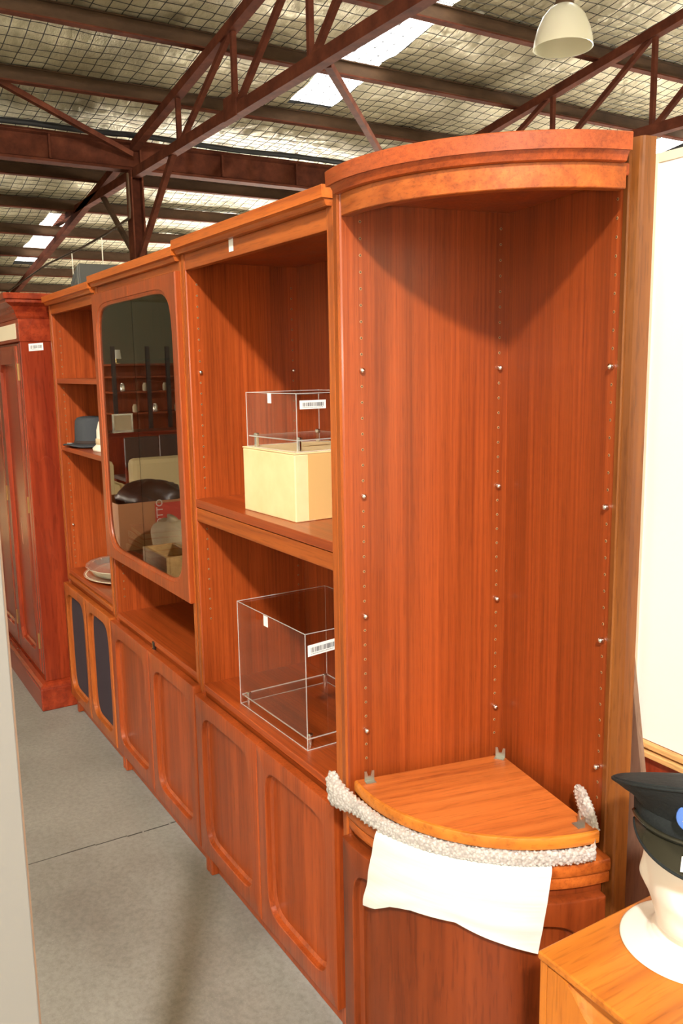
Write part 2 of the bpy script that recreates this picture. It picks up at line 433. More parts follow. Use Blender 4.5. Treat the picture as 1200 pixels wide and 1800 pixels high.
for k, (y, lab) in enumerate(((3.73, 'red-brown steel column with knee braces rising behind the glass-door cabinet'),
                              (7.88, 'red-brown steel column standing beyond the one with knee braces'), (12.03, 'furthest red-brown steel column in the warehouse'))):
    c = thing('steel_column', lab, 'column', (VX, y, 0))
    bm = new(); box(bm, VX-.10, VX+.10, y-.08, y-.06, 0, VZ0); box(bm, VX-.10, VX+.10, y+.06, y+.08, 0, VZ0); box(bm, VX-.012, VX+.012, y-.06, y+.06, 0, VZ0)
    obj('post', bm, 'red_oxide', c, world=True)
    if k < 2:
        bm = new(); bar(bm, (VX+.08, y, HB-1.0), (-9.5, y, HB), .06, .07); obj('knee_brace', bm, 'red_oxide', c, world=True)
        bm = new(); bar(bm, (VX-.08, y, HB-1.0), (-12.3, y, HB), .05, .06); obj('knee_brace', bm, 'purlin_steel', c, world=True)
def brace(p, q, label, w=.06):
    bm = new(); bar(bm, p, q, w, w); mid = (Vector(p)+Vector(q))/2
    tag(obj('roof_brace', bm, 'red_oxide', loc=mid), label, 'brace')
brace((-9.78, 1.6, CAMZ+3.1), (-10.75, 3.66, CAMZ+2.62), 'thin steel brace slanting from a purlin to the column head')
brace((-6.3, 3.80, HB-.02), (-10.7, 7.8, HB-.02), 'thin steel brace running down from the near truss past the skylight')
# conduit looping beside the column, and two thin cables hanging from it
bm = new(); tube(bm, [(VX+.13, 3.6, VZ0-.05), (VX+.14, 3.60, 3.62), (VX+.12, 3.6, 3.53), (VX-.9, 3.6, 3.47), (VX-2.2, 3.6, 3.44), (VX-4.2, 3.6, 3.44), (-19.9, 3.6, 3.2)], .016, 6)
tag(obj('conduit', bm, 'purlin_steel', loc=(VX, 3.6, 3.5)), 'thin conduit dropping beside the column and running off level', 'conduit')
def hang(x, y, z0, z1, label):
    bm = new(); tube(bm, [(x, y, z0), (x, y, (z0+z1)/2), (x, y, z1)], .008, 6)
    tag(obj('hanging_cable', bm, 'white_cloth', loc=(x, y, z0)), label, 'cable', 'hanging cables')
hang(-13.55, 3.6, .0, 3.46, 'thin pale cable dropping from the conduit behind the dark plastic case')
hang(-12.0, 3.6, .0, 3.48, 'thin pale cable dropping from the conduit just beside the column')

# high-bay lamps: bell shaped prismatic shade, gear box, hanging rod
def highbay(loc, label, rod_top, power=None):
    t = thing('highbay_lamp', label, 'lamp', loc, group='bell lamps')
    bm = new()
    S_ = .82
    prof = [(.245, 0), (.238, .06), (.215, .15), (.175, .24), (.12, .305), (.075, .33), (.072, .326), (.114, .299), (.169, .234), (.208, .146), (.231, .058), (.238, .002)]
    prof = [(r*S_, z*S_) for r, z in prof]
    rings = [[(r*math.cos(a), r*math.sin(a), z) for r, z in prof] for a in [2*PI*i/48 for i in range(48)]]
    vr = [[bm.verts.new(p) for p in r] for r in rings]
    for i in range(48):
        a, b_ = vr[i], vr[(i+1) % 48]
        for j in range(len(prof)): bm.faces.new((a[j], a[(j+1) % len(prof)], b_[(j+1) % len(prof)], b_[j]))
    obj('shade', bm, 'prismatic', t, smooth=50)
    bm = new(); lathe(bm, [(0, .30), (.08, .30), (.082, .34), (.07, .36), (.07, .50), (.05, .53), (0, .53)], 24); bm.transform(Matrix.Scale(S_, 4)); obj('gear_housing', bm, 'purlin_steel', t, smooth=40)
    bm = new(); lathe(bm, [(0, .13), (.035, .15), (.042, .2), (.03, .26), (.03, .305), (0, .305)], 16); bm.transform(Matrix.Scale(S_, 4)); obj('bulb', bm, 'plaster', t, smooth=True)
    bm = new(); cyl(bm, 0, 0, .53*S_, rod_top-loc[2], .008, 8); obj('hanging_rod', bm, 'chrome', t)
    return t
LP = (-4.55, 4.62, 3.78)
highbay(LP, 'bell-shaped prismatic high-bay lamp hanging under the roof', roof_h(LP[0])-.03)
kl = highbay((KEY_POS[0], KEY_POS[1], KEY_POS[2]+.28), 'added bell-shaped lamp behind the viewer, standing in for bounced flash', roof_h(KEY_POS[0])-.03)  # added fixture out of view; its light stands in for bounced flash
o = point('bounce_light', (0, 0, -.28), KEY_W, KEY_R, (1, .95, .88)); o.parent = kl

# ------------------------------------------------------------------ cabinet doors with a bowed, round-cornered inset panel
def door_loops(W, H, a, b, n=7.0, N=96, bev=.004, depth=.0210, thick=.0250):
    ca = math.atan2(H/2, W/2); ang = [2*PI*i/N for i in range(N)]+[ca, PI-ca, PI+ca, 2*PI-ca]
    ang = sorted(ang)
    def rect(w, h): return [(lambda r: (r*math.cos(t), r*math.sin(t)))(min((w/2)/max(abs(math.cos(t)), 1e-9), (h/2)/max(abs(math.sin(t)), 1e-9))) for t in ang]
    def sup(a_, b_):
        out = []
        for t in ang:
            r = (abs(math.cos(t)/a_)**n+abs(math.sin(t)/b_)**n)**(-1/n); out.append((r*math.cos(t), r*math.sin(t)))
        return out
    fr = [(rect(W, H), thick), (rect(W, H), bev), (rect(W-bev*.6, H-bev*.6), bev*.3), (rect(W-2*bev, H-2*bev), 0), (sup(a, b), 0),
          (sup(a-.002, b-.002), .0015), (sup(a-.0035, b-.0035), .0150), (sup(a-.0105, b-.0105), .0190), (sup(a-.0125, b-.0125), depth)]
    pn = [(sup(a-.0125, b-.0125), depth)]+[([(x*f, z*f) for x, z in sup(a-.0125, b-.0125)], depth) for f in (.985, .8, .6, .4, .2)]
    return fr, pn
def door_meshes(W, H, a, b, mapf, n=7.0, **k):
    """mapf(s, y, z)->point; s across, y back from the front face, z up, from the door centre"""
    fr, pn = door_loops(W, H, a, b, n, **k)
    bm = new(); rings = [[mapf(s, y, z) for s, z in L] for L, y in fr]
    loft(bm, rings, cap=False)
    # back board
    vb = [bm.verts.new(mapf(s*.999, fr[0][1], z*.999)) for s, z in fr[0][0]]
    for f in (.66, .33):
        v2 = [bm.verts.new(mapf(s*f, fr[0][1], z*f)) for s, z in fr[0][0]]
        for i in range(len(vb)): bm.faces.new((vb[i], vb[(i+1) % len(vb)], v2[(i+1) % len(vb)], v2[i]))
        vb = v2
    bm.faces.new(vb); bmesh.ops.remove_doubles(bm, verts=bm.verts, dist=2e-4)
    bp = new(); rings = [[mapf(s, y, z) for s, z in L] for L, y in pn]
    vr = [[bp.verts.new(p) for p in r] for r in rings]; m_ = len(vr[0])
    for p, q in zip(vr[:-1], vr[1:]):
        for i in range(m_): bp.faces.new((p[i], p[(i+1) % m_], q[(i+1) % m_], q[i]))
    c = bp.verts.new(mapf(0, pn[0][1], 0))
    for i in range(m_): bp.faces.new((vr[-1][i], vr[-1][(i+1) % m_], c))
    return bm, bp
def flat_door(parent, x0, x1, z0, z1, yf, mx=.045, mz=.05, panel='door_z', pname='door_panel', n=7.0):
    cx_, cz_ = (x0+x1)/2, (z0+z1)/2; W, H = x1-x0, z1-z0
    bm, bp = door_meshes(W, H, W/2-mx, H/2-mz, lambda s, y, z: (cx_+s, yf+y, cz_+z), n)
    d = obj('door', bm, 'lip_z' if panel == 'grille' else 'teak_z', parent, smooth=30, world=True)
    obj(pname, bp, panel, d, world=True)
    return d

YF = .976; YB = 1.352; YBO = 1.372
PINZ = 1.648; PITCHH = .032
def cornice(parent, x0, x1, zt, e0=.0, e1=.0, rail_h=.047):
    """fascia, cove step and rail, extruded along x"""
    z = zt
    bm = new(); prism(bm, [(YF-.030, z-.026), (YF-.031, z-.002), (YF-.029, z), (YB, z), (YB, z-.02), (YF-.005, z-.026)], 'x', x0-e0, x1+e1)
    c = obj('cornice', bm, 'cornice_x', parent, world=True)
    bm = new(); prism(bm, [(YF-.006, z-.041), (YF-.016, z-.041), (YF-.019, z-.037), (YF-.021, z-.030), (YF-.027, z-.0262), (YF+.02, z-.0262), (YF+.02, z-.041)], 'x', x0-e0+.004, x1+e1-.004)
    obj('cove_moulding', bm, 'lip_x', c, world=True)
def holes(parent, cols, zs, n, r=.0032, name='peg_holes', material='tan_hole'):
    """cols: (x, y) points on a panel whose outward normal is n=(nx,ny)"""
    bm = new()
    for (x, y) in cols:
        for z in zs:
            k = 6; c = Vector((x, y, z)); t = Vector((-n[1], n[0], 0)); up = Vector((0, 0, 1)); nn = Vector((n[0], n[1], 0))
            v0 = [bm.verts.new(c+r*(math.cos(2*PI*i/k)*t+math.sin(2*PI*i/k)*up)+nn*.0006) for i in range(k)]
            v1 = [bm.verts.new(c+r*.75*(math.cos(2*PI*i/k)*t+math.sin(2*PI*i/k)*up)+nn*.0009) for i in range(k)]
            for i in range(k): bm.faces.new((v0[i], v0[(i+1) % k], v1[(i+1) % k], v1[i]))
    o = obj(name, bm, material, parent); o['kind'] = 'stuff'
    bm = new()
    for (x, y) in cols:
        for z in zs:
            k = 6; c = Vector((x, y, z)); t = Vector((-n[1], n[0], 0)); up = Vector((0, 0, 1)); nn = Vector((n[0], n[1], 0))
            bm.faces.new([bm.verts.new(c+r*.76*(math.cos(2*PI*i/k)*t+math.sin(2*PI*i/k)*up)+nn*.0008) for i in range(k)])
    o2 = obj(name.replace('holes', 'hole_bores'), bm, 'hole', o); o2['kind'] = 'stuff'
_pin = None
def pin(parent, p, n):
    global _pin
    if _pin is None:
        b2 = new(); lathe(b2, [(0, 0), (.0052, .0), (.0056, .002), (.0056, .007), (.004, .0095), (0, .0105)], 10)
        _pin = bpy.data.meshes.new('shelf_pin'); b2.to_mesh(_pin); b2.free(); _pin.materials.append(MATS['chrome'])
        for q in _pin.polygons: q.use_smooth = True
    o = bpy.data.objects.new('shelf_pin', _pin); C.objects.link(o); o.parent = parent
    o.location = p; o.rotation_euler = Vector((n[0], n[1], 0)).to_track_quat('Z', 'Y').to_euler(); return o
def side_post(bm, x0, x1, z1, inner, yf=YF, yb=YBO):
    """side panel whose front edge has soft bevels"""
    prism(bm, [(x0, yf+.005), (x0+.0015, yf+.0015), (x0+.005, yf), (x1-.005, yf), (x1-.0015, yf+.0015), (x1, yf+.005), (x1, yf+.03), (x1, yb), (x0, yb), (x0, yf+.03)], 'z', .004, z1)
def L2(o_, x, y, z): return (x-o_[0], y-o_[1], z-o_[2])

def unit_shell(name, label, xo0, xi0, xi1, xo1, ztop, zrail, zbase, zdoor, zunder):
    org = ((xo0+xo1)/2, (YF+YBO)/2, 0)
    t = thing(name, label, 'cabinet', org)
    for a, b_ in ((xo0, xi0), (xi1, xo1)):
        bm = new(); side_post(bm, a, b_, ztop-.04, 0); obj('side_panel', bm, 'teak_z', t, world=True)
        bm = new(); prism(bm, [(a+.0015, YF-.0018), (a+.004, YF-.0028), (b_-.004, YF-.0028), (b_-.0015, YF-.0018), (b_-.0015, YF+.004), (a+.0015, YF+.004)], 'z', zdoor+.004, ztop-.041)
        obj('edge_lipping', bm, 'lip_z', t, world=True)
    obj('back_panel', B(xi0, xi1, YB, YBO, .08, zunder, 0), 'interior_z', t, world=True)
    obj('top_board', B(xi0, xi1, YF+.02, YB, zunder, zunder+.02, 0), 'interior_z', t, world=True)
    obj('rail', B(xi0, xi1, YF+.001, YF+.021, zrail, ztop-.041, .0015), 'lip_x', t, world=True)
    cornice(t, xo0, xo1, ztop)
    # base shelf with its double edge
    obj('base_shelf', B(xi0, xi1, YF+.001, YB, zbase-.021, zbase, .0015), 'teak_x', t, world=True)
    obj('base_rail', B(xi0, xi1, YF+.008, YF+.028, zdoor-.03, zbase-.023, .001), 'teak_x', t, world=True)
    obj('plinth', B(xi0+.0, xi1, 1.0, 1.018, .004, .115, 0), 'door_z', t, world=True)
    obj('floor_board', B(xi0, xi1, 1.018, YB, .10, .118, 0), 'interior_z', t, world=True)
    for x in (xo0+.012, xo1-.012):
        bm = new(); cyl(bm, x, YF+.05, 0, .02, .010, 10); obj('foot', bm, 'dark_metal', t, world=True)
    return t, org

# ---- W: open bookcase unit with the mid shelf
WXO0, WXI0, WXI1, WXO1 = -2.476, -2.452, -1.633, -1.603
tW, oW = unit_shell('bookcase_unit', 'teak wall-unit bay with deep mid shelf holding the carton, two panelled doors below', WXO0, WXI0, WXI1, WXO1, 2.030, 1.944, .670, .640, 1.968)
obj('mid_shelf', B(WXI0, WXI1, YF+.002, YB, 1.240, 1.265, .002), 'teak_x', tW, world=True)
obj('mid_shelf_rail', B(WXI0, WXI1, YF+.004, YF+.026, 1.196, 1.2375, .0015), 'lip_x', tW, world=True)
xm = (-2.448-1.612)/2+.0
flat_door(tW, -2.470, -2.030, .100, .636, .9505)
flat_door(tW, -2.026, -1.610, .100, .636, .9505)
zs = [PINZ+PITCHH*k for k in range(-24, 9) if not (1.18 < PINZ+PITCHH*k < 1.285)]
zs = [z for z in zs if z > .70]
holes(tW, [L2(oW, WXI0, y, 0)[:2] for y in (1.011, 1.328)], zs, (1, 0))
for y in (1.011, 1.328):
    pin(tW, L2(oW, WXI0, y, PINZ), (1, 0))
obj('price_sticker', B(-2.136, -2.110, YF-.0005, YF+.0006, 1.958, 1.990, 0), 'white_label', tW, world=True)

# ---- G: smoked glass door unit
GXO0, GXI0, GXI1, GXO1 = -3.374, -3.350, -2.503, -2.4785
tG, oG = unit_shell('glass_door_unit', 'teak wall-unit bay with smoked glass double doors and an open niche below', GXO0, GXI0, GXI1, GXO1, 2.014, 1.935, .690, .662, 1.955)
flat_door(tG, -3.368, -2.920, .100, .657, .9505)
flat_door(tG, -2.916, -2.482, .100, .657, .9505)
obj('niche_shelf', B(GXI0, GXI1, YF+.004, YB, .935, .955, .001), 'teak_x', tG, world=True)
# glass door leaves: each a three-sided frame with rounded outer corners
def glass_leaf(parent, side):
    x0, x1 = -3.366, -2.484; z0, z1 = .928, 1.945; cx_, cz_ = (x0+x1)/2, (z0+z1)/2
    W, H = x1-x0, z1-z0; a, b = W/2-.052, H/2-.050; n = 9.0
    ang = [PI/2-PI*i/72 for i in range(73)]
    ca = math.atan2(H/2, W/2); ang = sorted(ang+[ca, -ca], reverse=True)
    def rect(w, h): return [(lambda r: (r*math.cos(t), r*math.sin(t)))(min((w/2)/max(abs(math.cos(t)), 1e-9), (h/2)/max(abs(math.sin(t)), 1e-9))) for t in ang]
    def sup(a_, b_):
        return [(lambda r: (r*math.cos(t), r*math.sin(t)))((abs(math.cos(t)/a_)**n+abs(math.sin(t)/b_)**n)**(-1/n)) for t in ang]
    loops = [(rect(W, H), .020), (rect(W, H), .004), (rect(W-.006, H-.006), 0), (sup(a+.012, b+.012), 0), (sup(a+.010, b+.010), .003), (sup(a+.004, b+.004), .0035), (sup(a, b), .006), (sup(a-.002, b-.002), .014), (sup(a-.002, b-.002), .020)]
    gap = .0012; yf = .955
    bm = new(); rings = []
    for L, y in loops:
        rings.append([(cx_+side*max(s, gap), yf+y, cz_+z) for s, z in L])
    vr = [[bm.verts.new(p) for p in r] for r in rings]; k = len(vr)
    for i in range(k):
        p, q = vr[i], vr[(i+1) % k]
        for j in range(len(p)-1): bm.faces.new((p[j], p[j+1], q[j+1], q[j]))
    bm.faces.new([r[0] for r in vr]); bm.faces.new([r[-1] for r in vr][::-1])
    d = obj('glass_door', bm, 'teak_z', parent, smooth=35, world=True)
    bm = new(); L = sup(a+.004, b+.004)
    pts = [(cx_+side*max(s, gap+.0008), cz_+z) for s, z in L]
    prism(bm, pts, 'y', yf+.0105, yf+.0145)
    obj('pane', bm, 'smoked_glass', d, world=True)
    for zz in (z0+.06, z1-.06):
        bm = new(); box(bm, cx_+side*(W/2-.050), cx_+side*(W/2-.036), yf+.0205, yf+.024, zz-.02, zz+.02); obj('hinge', bm, 'dark_metal', d, world=True)
    return d
glass_leaf(tG, -1); glass_leaf(tG, 1)
for z in (1.69, 1.43, 1.19):
    obj('glass_shelf', B(GXI0+.002, GXI1-.002, 1.03, YB-.004, z, z+.006, 0), 'clear_glass', tG, world=True)
zs = [PINZ+PITCHH*k for k in range(-29, 9)]; zs = [z for z in zs if z > .73 and not (.92 < z < .97)]
holes(tG, [L2(oG, GXI0, y, 0)[:2] for y in (1.011, 1.328)], [z for z in zs if z < .92], (1, 0), name='peg_holes')
bm = new(); box(bm, -2.925, -2.908, YF-.004, YF+.004, .652, .684, .002); lk = obj('lock', bm, 'dark_metal', tG, world=True)
bm = new(); box(bm, -2.9195, -2.9135, YF-.0055, YF-.003, .662, .674); obj('keyhole', bm, 'brass', lk, world=True)

# ---- S: shelves above, speaker-cloth doors below
SXO0, SXI0, SXI1, SXO1 = -4.128, -4.102, -3.402, -3.3765
tS, oS = unit_shell('speaker_door_unit', 'teak wall-unit bay with open shelves and dark speaker-cloth doors', SXO0, SXI0, SXI1, SXO1, 1.996, 1.915, .728, .672, 1.935)
obj('base_step', B(SXI0, SXI1, YF-.006, YF+.02, .684, .702, .002), 'lip_x', tS, world=True)
flat_door(tS, -4.122, -3.756, .098, .662, .9505, .03, .04, 'grille', 'speaker_cloth', 6.0)
flat_door(tS, -3.752, -3.383, .098, .662, .9505, .03, .04, 'grille', 'speaker_cloth', 6.0)
for z in (1.627, 1.318):
    obj('shelf', B(SXI0+.001, SXI1-.001, YF+.006, YB, z-.022, z, .0015), 'teak_x', tS, world=True)
zs = [PINZ+PITCHH*k for k in range(-28, 7)]; zs = [z for z in zs if z > .75 and abs(z-1.615) > .02 and abs(z-1.306) > .02]
holes(tS, [L2(oS, SXI0, y, 0)[:2] for y in (1.011, 1.328)], zs, (1, 0))
pin(tS, L2(oS, SXI0, 1.011, .94), (1, 0))

# ------------------------------------------------------------------ the quadrant end unit, turned a little off the run
VX0 = Vector((-1.41304, 1.29283, 0)); TH = R(-9.7)
CXA = Vector((math.cos(TH), math.sin(TH), 0)); CYA = Vector((-math.sin(TH), math.cos(TH), 0))
def Q(x, y, z): return VX0+CXA*x+CYA*y+Vector((0, 0, z))
tC = thing('quadrant_end_unit', 'curved quarter-round teak end unit with open back panels and bowed door', 'cabinet', VX0, TH)
bm = new(); prism(bm, [(0, .03), (0, -.383), (-.0015, -.3865), (-.005, -.388), (-.025, -.388), (-.0285, -.3865), (-.030, -.383), (-.030, .03)], 'z', .004, 2.018); obj('side_panel', bm, 'endteak_z', tC)
bm = new(); prism(bm, [(-.002, -.3885), (-.006, -.391), (-.024, -.391), (-.0285, -.3885), (-.0285, -.384), (-.002, -.384)], 'z', .004, 2.0175); obj('edge_lipping', bm, 'lip_z', tC)
bm = new(); prism(bm, [(.0, .0), (.358, .0), (.358, .030), (.0, .030)], 'z', .004, 2.015); obj('back_panel', bm, 'endteak_z', tC)
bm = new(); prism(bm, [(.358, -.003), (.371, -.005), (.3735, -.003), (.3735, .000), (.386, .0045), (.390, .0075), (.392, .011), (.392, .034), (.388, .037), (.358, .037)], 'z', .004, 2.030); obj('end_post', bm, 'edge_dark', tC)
a0, a1 = R(.6), R(86.2)
bm = new(); ring_solid(bm, [(.376, 2.030), (.4055, 2.030), (.4075, 2.028), (.4065, 2.001), (.376, 2.001)], 48, R(-3.2), R(86.2)); co = obj('cornice', bm, 'teak_x', tC, smooth=30)
bm = new(); ring_solid(bm, [(.370, 2.001), (.402, 2.001), (.3975, 1.994), (.3945, 1.9865), (.391, 1.985), (.370, 1.985)], 48, R(-1.5), R(86.0)); obj('cove_moulding', bm, 'teak_x', co, smooth=30)
bm = new(); ring_solid(bm, [(.362, 1.9845), (.3845, 1.9845), (.3845, 1.9455), (.383, 1.944), (.362, 1.944)], 48, a0, R(87.0)); obj('curved_rail', bm, 'lip_x', tC, smooth=30)
def quadrant(bm, r, z0, z1, aa=.6, ab=89.4, n=40, off=.001, bull=.004):
    prof = [(off, z0), (r-bull, z0), (r-bull*.3, z0+bull*.3), (r, z0+bull), (r, z1-bull), (r-bull*.3, z1-bull*.3), (r-bull, z1), (off, z1)]
    return ring_solid(bm, prof, n, R(aa), R(ab))
bm = new(); quadrant(bm, .372, 1.968, 1.990); obj('top_board', bm, 'interior_z', tC)
bm = new(); quadrant(bm, .392, .688, .716, bull=.006); obj('base_top', bm, 'lip_x', tC, smooth=30)
bm = new(); quadrant(bm, .389, .664, .6865, bull=.003); obj('base_moulding', bm, 'lip_x', tC, smooth=30)
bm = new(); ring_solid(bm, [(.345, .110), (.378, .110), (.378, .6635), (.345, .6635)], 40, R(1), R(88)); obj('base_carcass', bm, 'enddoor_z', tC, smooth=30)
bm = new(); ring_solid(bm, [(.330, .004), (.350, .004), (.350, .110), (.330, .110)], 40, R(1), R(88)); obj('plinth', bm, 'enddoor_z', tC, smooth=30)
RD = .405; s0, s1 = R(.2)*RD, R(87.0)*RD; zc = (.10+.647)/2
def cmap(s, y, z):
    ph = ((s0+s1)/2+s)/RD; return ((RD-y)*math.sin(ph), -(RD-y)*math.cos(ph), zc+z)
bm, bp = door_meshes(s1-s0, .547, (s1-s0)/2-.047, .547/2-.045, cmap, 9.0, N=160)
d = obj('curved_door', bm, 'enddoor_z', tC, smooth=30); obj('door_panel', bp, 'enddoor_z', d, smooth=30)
zs = [PINZ+PITCHH*k for k in range(-27, 10)]
for cols, nrm in (([(0, -.344), (0, -.022)], (1, 0)), ([(.341, 0)], (0, -1))):
    holes(tC, cols, [z for z in zs if z > .80], nrm)
    for c_ in cols:
        for k in range(4): pin(tC, (c_[0], c_[1], PINZ-.256*k), nrm)

# loose quarter-round shelf with its three metal clips
SA = Q(.036, -.026, 0)
tL = thing('loose_shelf', 'loose quarter-round shelf lying on bubble wrap inside the curved unit', 'shelf', (SA.x, SA.y, .7525), TH+R(-3.0))
bm = new(); ring_solid(bm, [(.001, 0), (.350, 0), (.3535, .001), (.355, .004), (.355, .021), (.3535, .0245), (.350, .0255), (.001, .0255)], 40, R(0), R(92)); obj('shelf_board', bm, 'gold_y', tL, smooth=30)
MATS_SH = wood('shelf_top', (.36, .085, .018), (.47, .125, .026), (.55, .16, .036), axis='y', fine=55, rough=.3)
bm = new(); ring_solid(bm, [(.001, .0256), (.349, .0256), (.349, .0260), (.001, .0260)], 40, R(.2), R(91.8)); obj('shelf_veneer', bm, 'shelf_top', tL)
def clip(p, rz, parent):
    bm = new(); pts = [(-.011, 0), (.011, 0), (.011, .022), (.006, .022), (.003, .011), (-.003, .011), (-.006, .022), (-.011, .022)]
    prism(bm, pts, 'y', -.0012, .0012); prism(bm, [(-.011, 0), (.011, 0), (.011, .0016), (-.011, .0016)], 'y', -.014, -.0012)
    bm.transform(Matrix.Translation(p) @ Matrix.Rotation(rz, 4, 'Z')); obj('shelf_clip', bm, 'grey_metal', parent)
clip((.012, -.325, .026), R(90), tL); clip((.012, -.008, .026), R(45), tL); clip((.325, -.008, .026), R(0), tL)

# bubble wrap squeezed between shelf and base: a puckered band with ends curling up
def bubble_wrap():
    ctl = []
    def P(x, y, z): return (x, y, z)
    # (x, y, z, half width, half height, outward, up)
    Z = Vector((0, 0, 1)); lo = Vector((-.45, -.9, 0)).normalized()
    ctl += [(-.024, -.414, .772, .009, .020, lo, Vector((.5, .0, .86))), (-.030, -.413, .756, .013, .030, lo, Z), (-.014, -.412, .742, .015, .034, lo, Z), (.010, -.405, .7385, .013, .026, Vector((-.1, -1, 0)), Z)]
    for k in range(1, 23):
        ph = R(3+k*3.6); r = .3945; ex = max(0, 1-k/7)
        ctl.append((r*math.sin(ph), -r*math.cos(ph), .7365+.002*ex, .0105, .0128+.006*ex, Vector((math.sin(ph), -math.cos(ph), 0)), Z))
    e1 = Vector((.75, -.66, 0)); e2 = Vector((.35, -.93, 0)); e3 = Vector((.1, -1, 0))
    ctl += [(.392, -.045, .7385, .010, .015, Vector((1, -.15, 0)), Z), (.378, -.036, .748, .010, .020, e1, Vector((.45, 0, .9)).normalized()), (.3665, -.030, .762, .010, .0205, e2, Vector((.85, 0, .53))), (.352, -.026, .783, .009, .0205, e3, Vector((.88, 0, .47))), (.334, -.024, .803, .008, .0205, e3, Vector((.84, 0, .54))), (.318, -.023, .819, .007, .017, e3, Vector((.8, 0, .6))), (.306, -.023, .831, .004, .008, e3, Vector((.75, 0, .66)))]
    pts = [Vector(c[:3]) for c in ctl]
    L = [0]
    for i in range(1, len(pts)): L.append(L[-1]+(pts[i]-pts[i-1]).length)
    N = 330; M = 40; rings = []
    for i in range(N):
        s = L[-1]*i/(N-1)
        j = max(k for k in range(len(L)) if L[k] <= s+1e-9); j = min(j, len(L)-2); f = (s-L[j])/(L[j+1]-L[j])
        p = pts[j].lerp(pts[j+1], f); hw = ctl[j][3]*(1-f)+ctl[j+1][3]*f; hh = ctl[j][4]*(1-f)+ctl[j+1][4]*f
        out = ctl[j][5].lerp(ctl[j+1][5], f).normalized(); up = ctl[j][6].lerp(ctl[j+1][6], f).normalized()
        e = min(1, s/.010, (L[-1]-s)/.010); e = math.sqrt(max(e, .02)); hw *= e; hh *= e
        ring = []
        for k in range(M):
            t = 2*PI*k/M; c_, s_ = math.cos(t), math.sin(t)
            q = p+out*hw*c_+up*hh*(abs(s_)**.7)*(1 if s_ > 0 else -1)
            row = int(s/.0068); cell = math.sin(s/.0068*PI)**2*max(0, math.sin(t*7+(row % 2)*PI))
            nn = noise.noise((s*34, k*.35, 2.0))*.0026+cell*.0036+noise.noise((s*170, k*1.3, 7))*.0014
            ring.append(q+(out*c_+up*s_)*nn)
        rings.append(ring)
    # shift the band onto the slab
    return loft(new(), rings)
bw = bubble_wrap()
tag(obj('bubble_wrap', bw, 'bubble', loc=None, smooth=70), 'crinkled strip of clear bubble wrap under the loose curved shelf', 'bubble wrap')
o = bpy.data.objects['bubble_wrap']; o.location = VX0; o.rotation_euler = (0, 0, TH)

# white foam sheet draped over the curved edge
def foam_sheet():
    bot = [(14.4, .543), (19.5, .553), (25, .575), (32, .587), (45.5, .592), (57.7, .568), (67.6, .545)]
    def zb(t):
        ph = 14.4+(67.6-14.4)*t
        for (p0, z0), (p1, z1) in zip(bot[:-1], bot[1:]):
            if ph <= p1+1e-6: return z0+(z1-z0)*(ph-p0)/(p1-p0)
        return bot[-1][1]
    NU, NV = 60, 26; th = .0022
    def P(u, v, k):
        phb = 14.4+(67.6-14.4)*u; pht = 19.3+(71.8-19.3)*u
        w = v  # 0 top back edge .. 1 bottom
        ph = R(pht+(phb-pht)*w)
        lay = .16
        if w < lay:     # lying on top of the slab
            f = w/lay; r = .372+.026*f; z = .7185+.0005
            if f > .7: z -= .0035*((f-.7)/.3)**2
        else:
            f = (w-lay)/(1-lay); ztop = .7155; z = ztop+(zb(u)-ztop)*f
            r = .3995+.0085*f**.6+.005*math.sin(u*9+1)*f*f+.0025*math.sin(f*16+u*3)*f
            if z < .66: r = max(r, .4055)
        r += k*th
        return (r*math.sin(ph), -r*math.cos(ph), z+(k*th if w < lay else 0))
    bm = new()
    g = [[[bm.verts.new(P(i/NU, j/NV, k)) for j in range(NV+1)] for i in range(NU+1)] for k in (0, 1)]
    for k in (0, 1):
        for i in range(NU):
            for j in range(NV): bm.faces.new((g[k][i][j], g[k][i+1][j], g[k][i+1][j+1], g[k][i][j+1]))
    for i in range(NU):
        for j in (0, NV): bm.faces.new((g[0][i][j], g[0][i+1][j], g[1][i+1][j], g[1][i][j]))
    for j in range(NV):
        for i in (0, NU): bm.faces.new((g[0][i][j], g[0][i][j+1], g[1][i][j+1], g[1][i][j]))
    o = obj('foam_sheet', bm, 'foam', None, smooth=60); o.location = VX0; o.rotation_euler = (0, 0, TH)
    tag(o, 'white packing foam sheet draped over the curved base edge', 'foam sheet')
foam_sheet()

# ------------------------------------------------------------------ things standing on the shelves
def barcode(parent, mapf, w, h, wl=.78):
    """white sticker with a bar code strip; mapf(u,v,d)->point"""
    def slab(u0, u1, v0, v1, d0, d1):
        bm = new(); P = [mapf(u, v, d) for u in (u0, u1) for v in (v0, v1) for d in (d0, d1)]
        vs = [bm.verts.new(p) for p in P]
        for f in ((0, 1, 3, 2), (4, 6, 7, 5), (0, 4, 5, 1), (2, 3, 7, 6), (0, 2, 6, 4), (1, 5, 7, 3)): bm.faces.new([vs[i] for i in f])
        return bm
    st = obj('sticker', slab(-w/2, w/2, -h/2, h/2, .0002, .0006), 'white_label', parent, world=True)
    bm = new(); u = -w/2*wl; rnd = random.Random(3)
    while u < w/2*wl:
        k = rnd.choice((.0006, .0009, .0014, .0018)); join(bm, slab(u, u+k, -h*.20, h*.24, .0007, .0009)); u += k+rnd.choice((.0008, .0012, .0018))
    obj('bar_code', bm, 'ink', st, world=True)
    bm = new(); u = -w/2*wl
    while u < w/2*wl: join(bm, slab(u, u+.0012, -h*.36, -h*.28, .0007, .0009)); u += .003
    obj('digits', bm, 'ink', st, world=True)
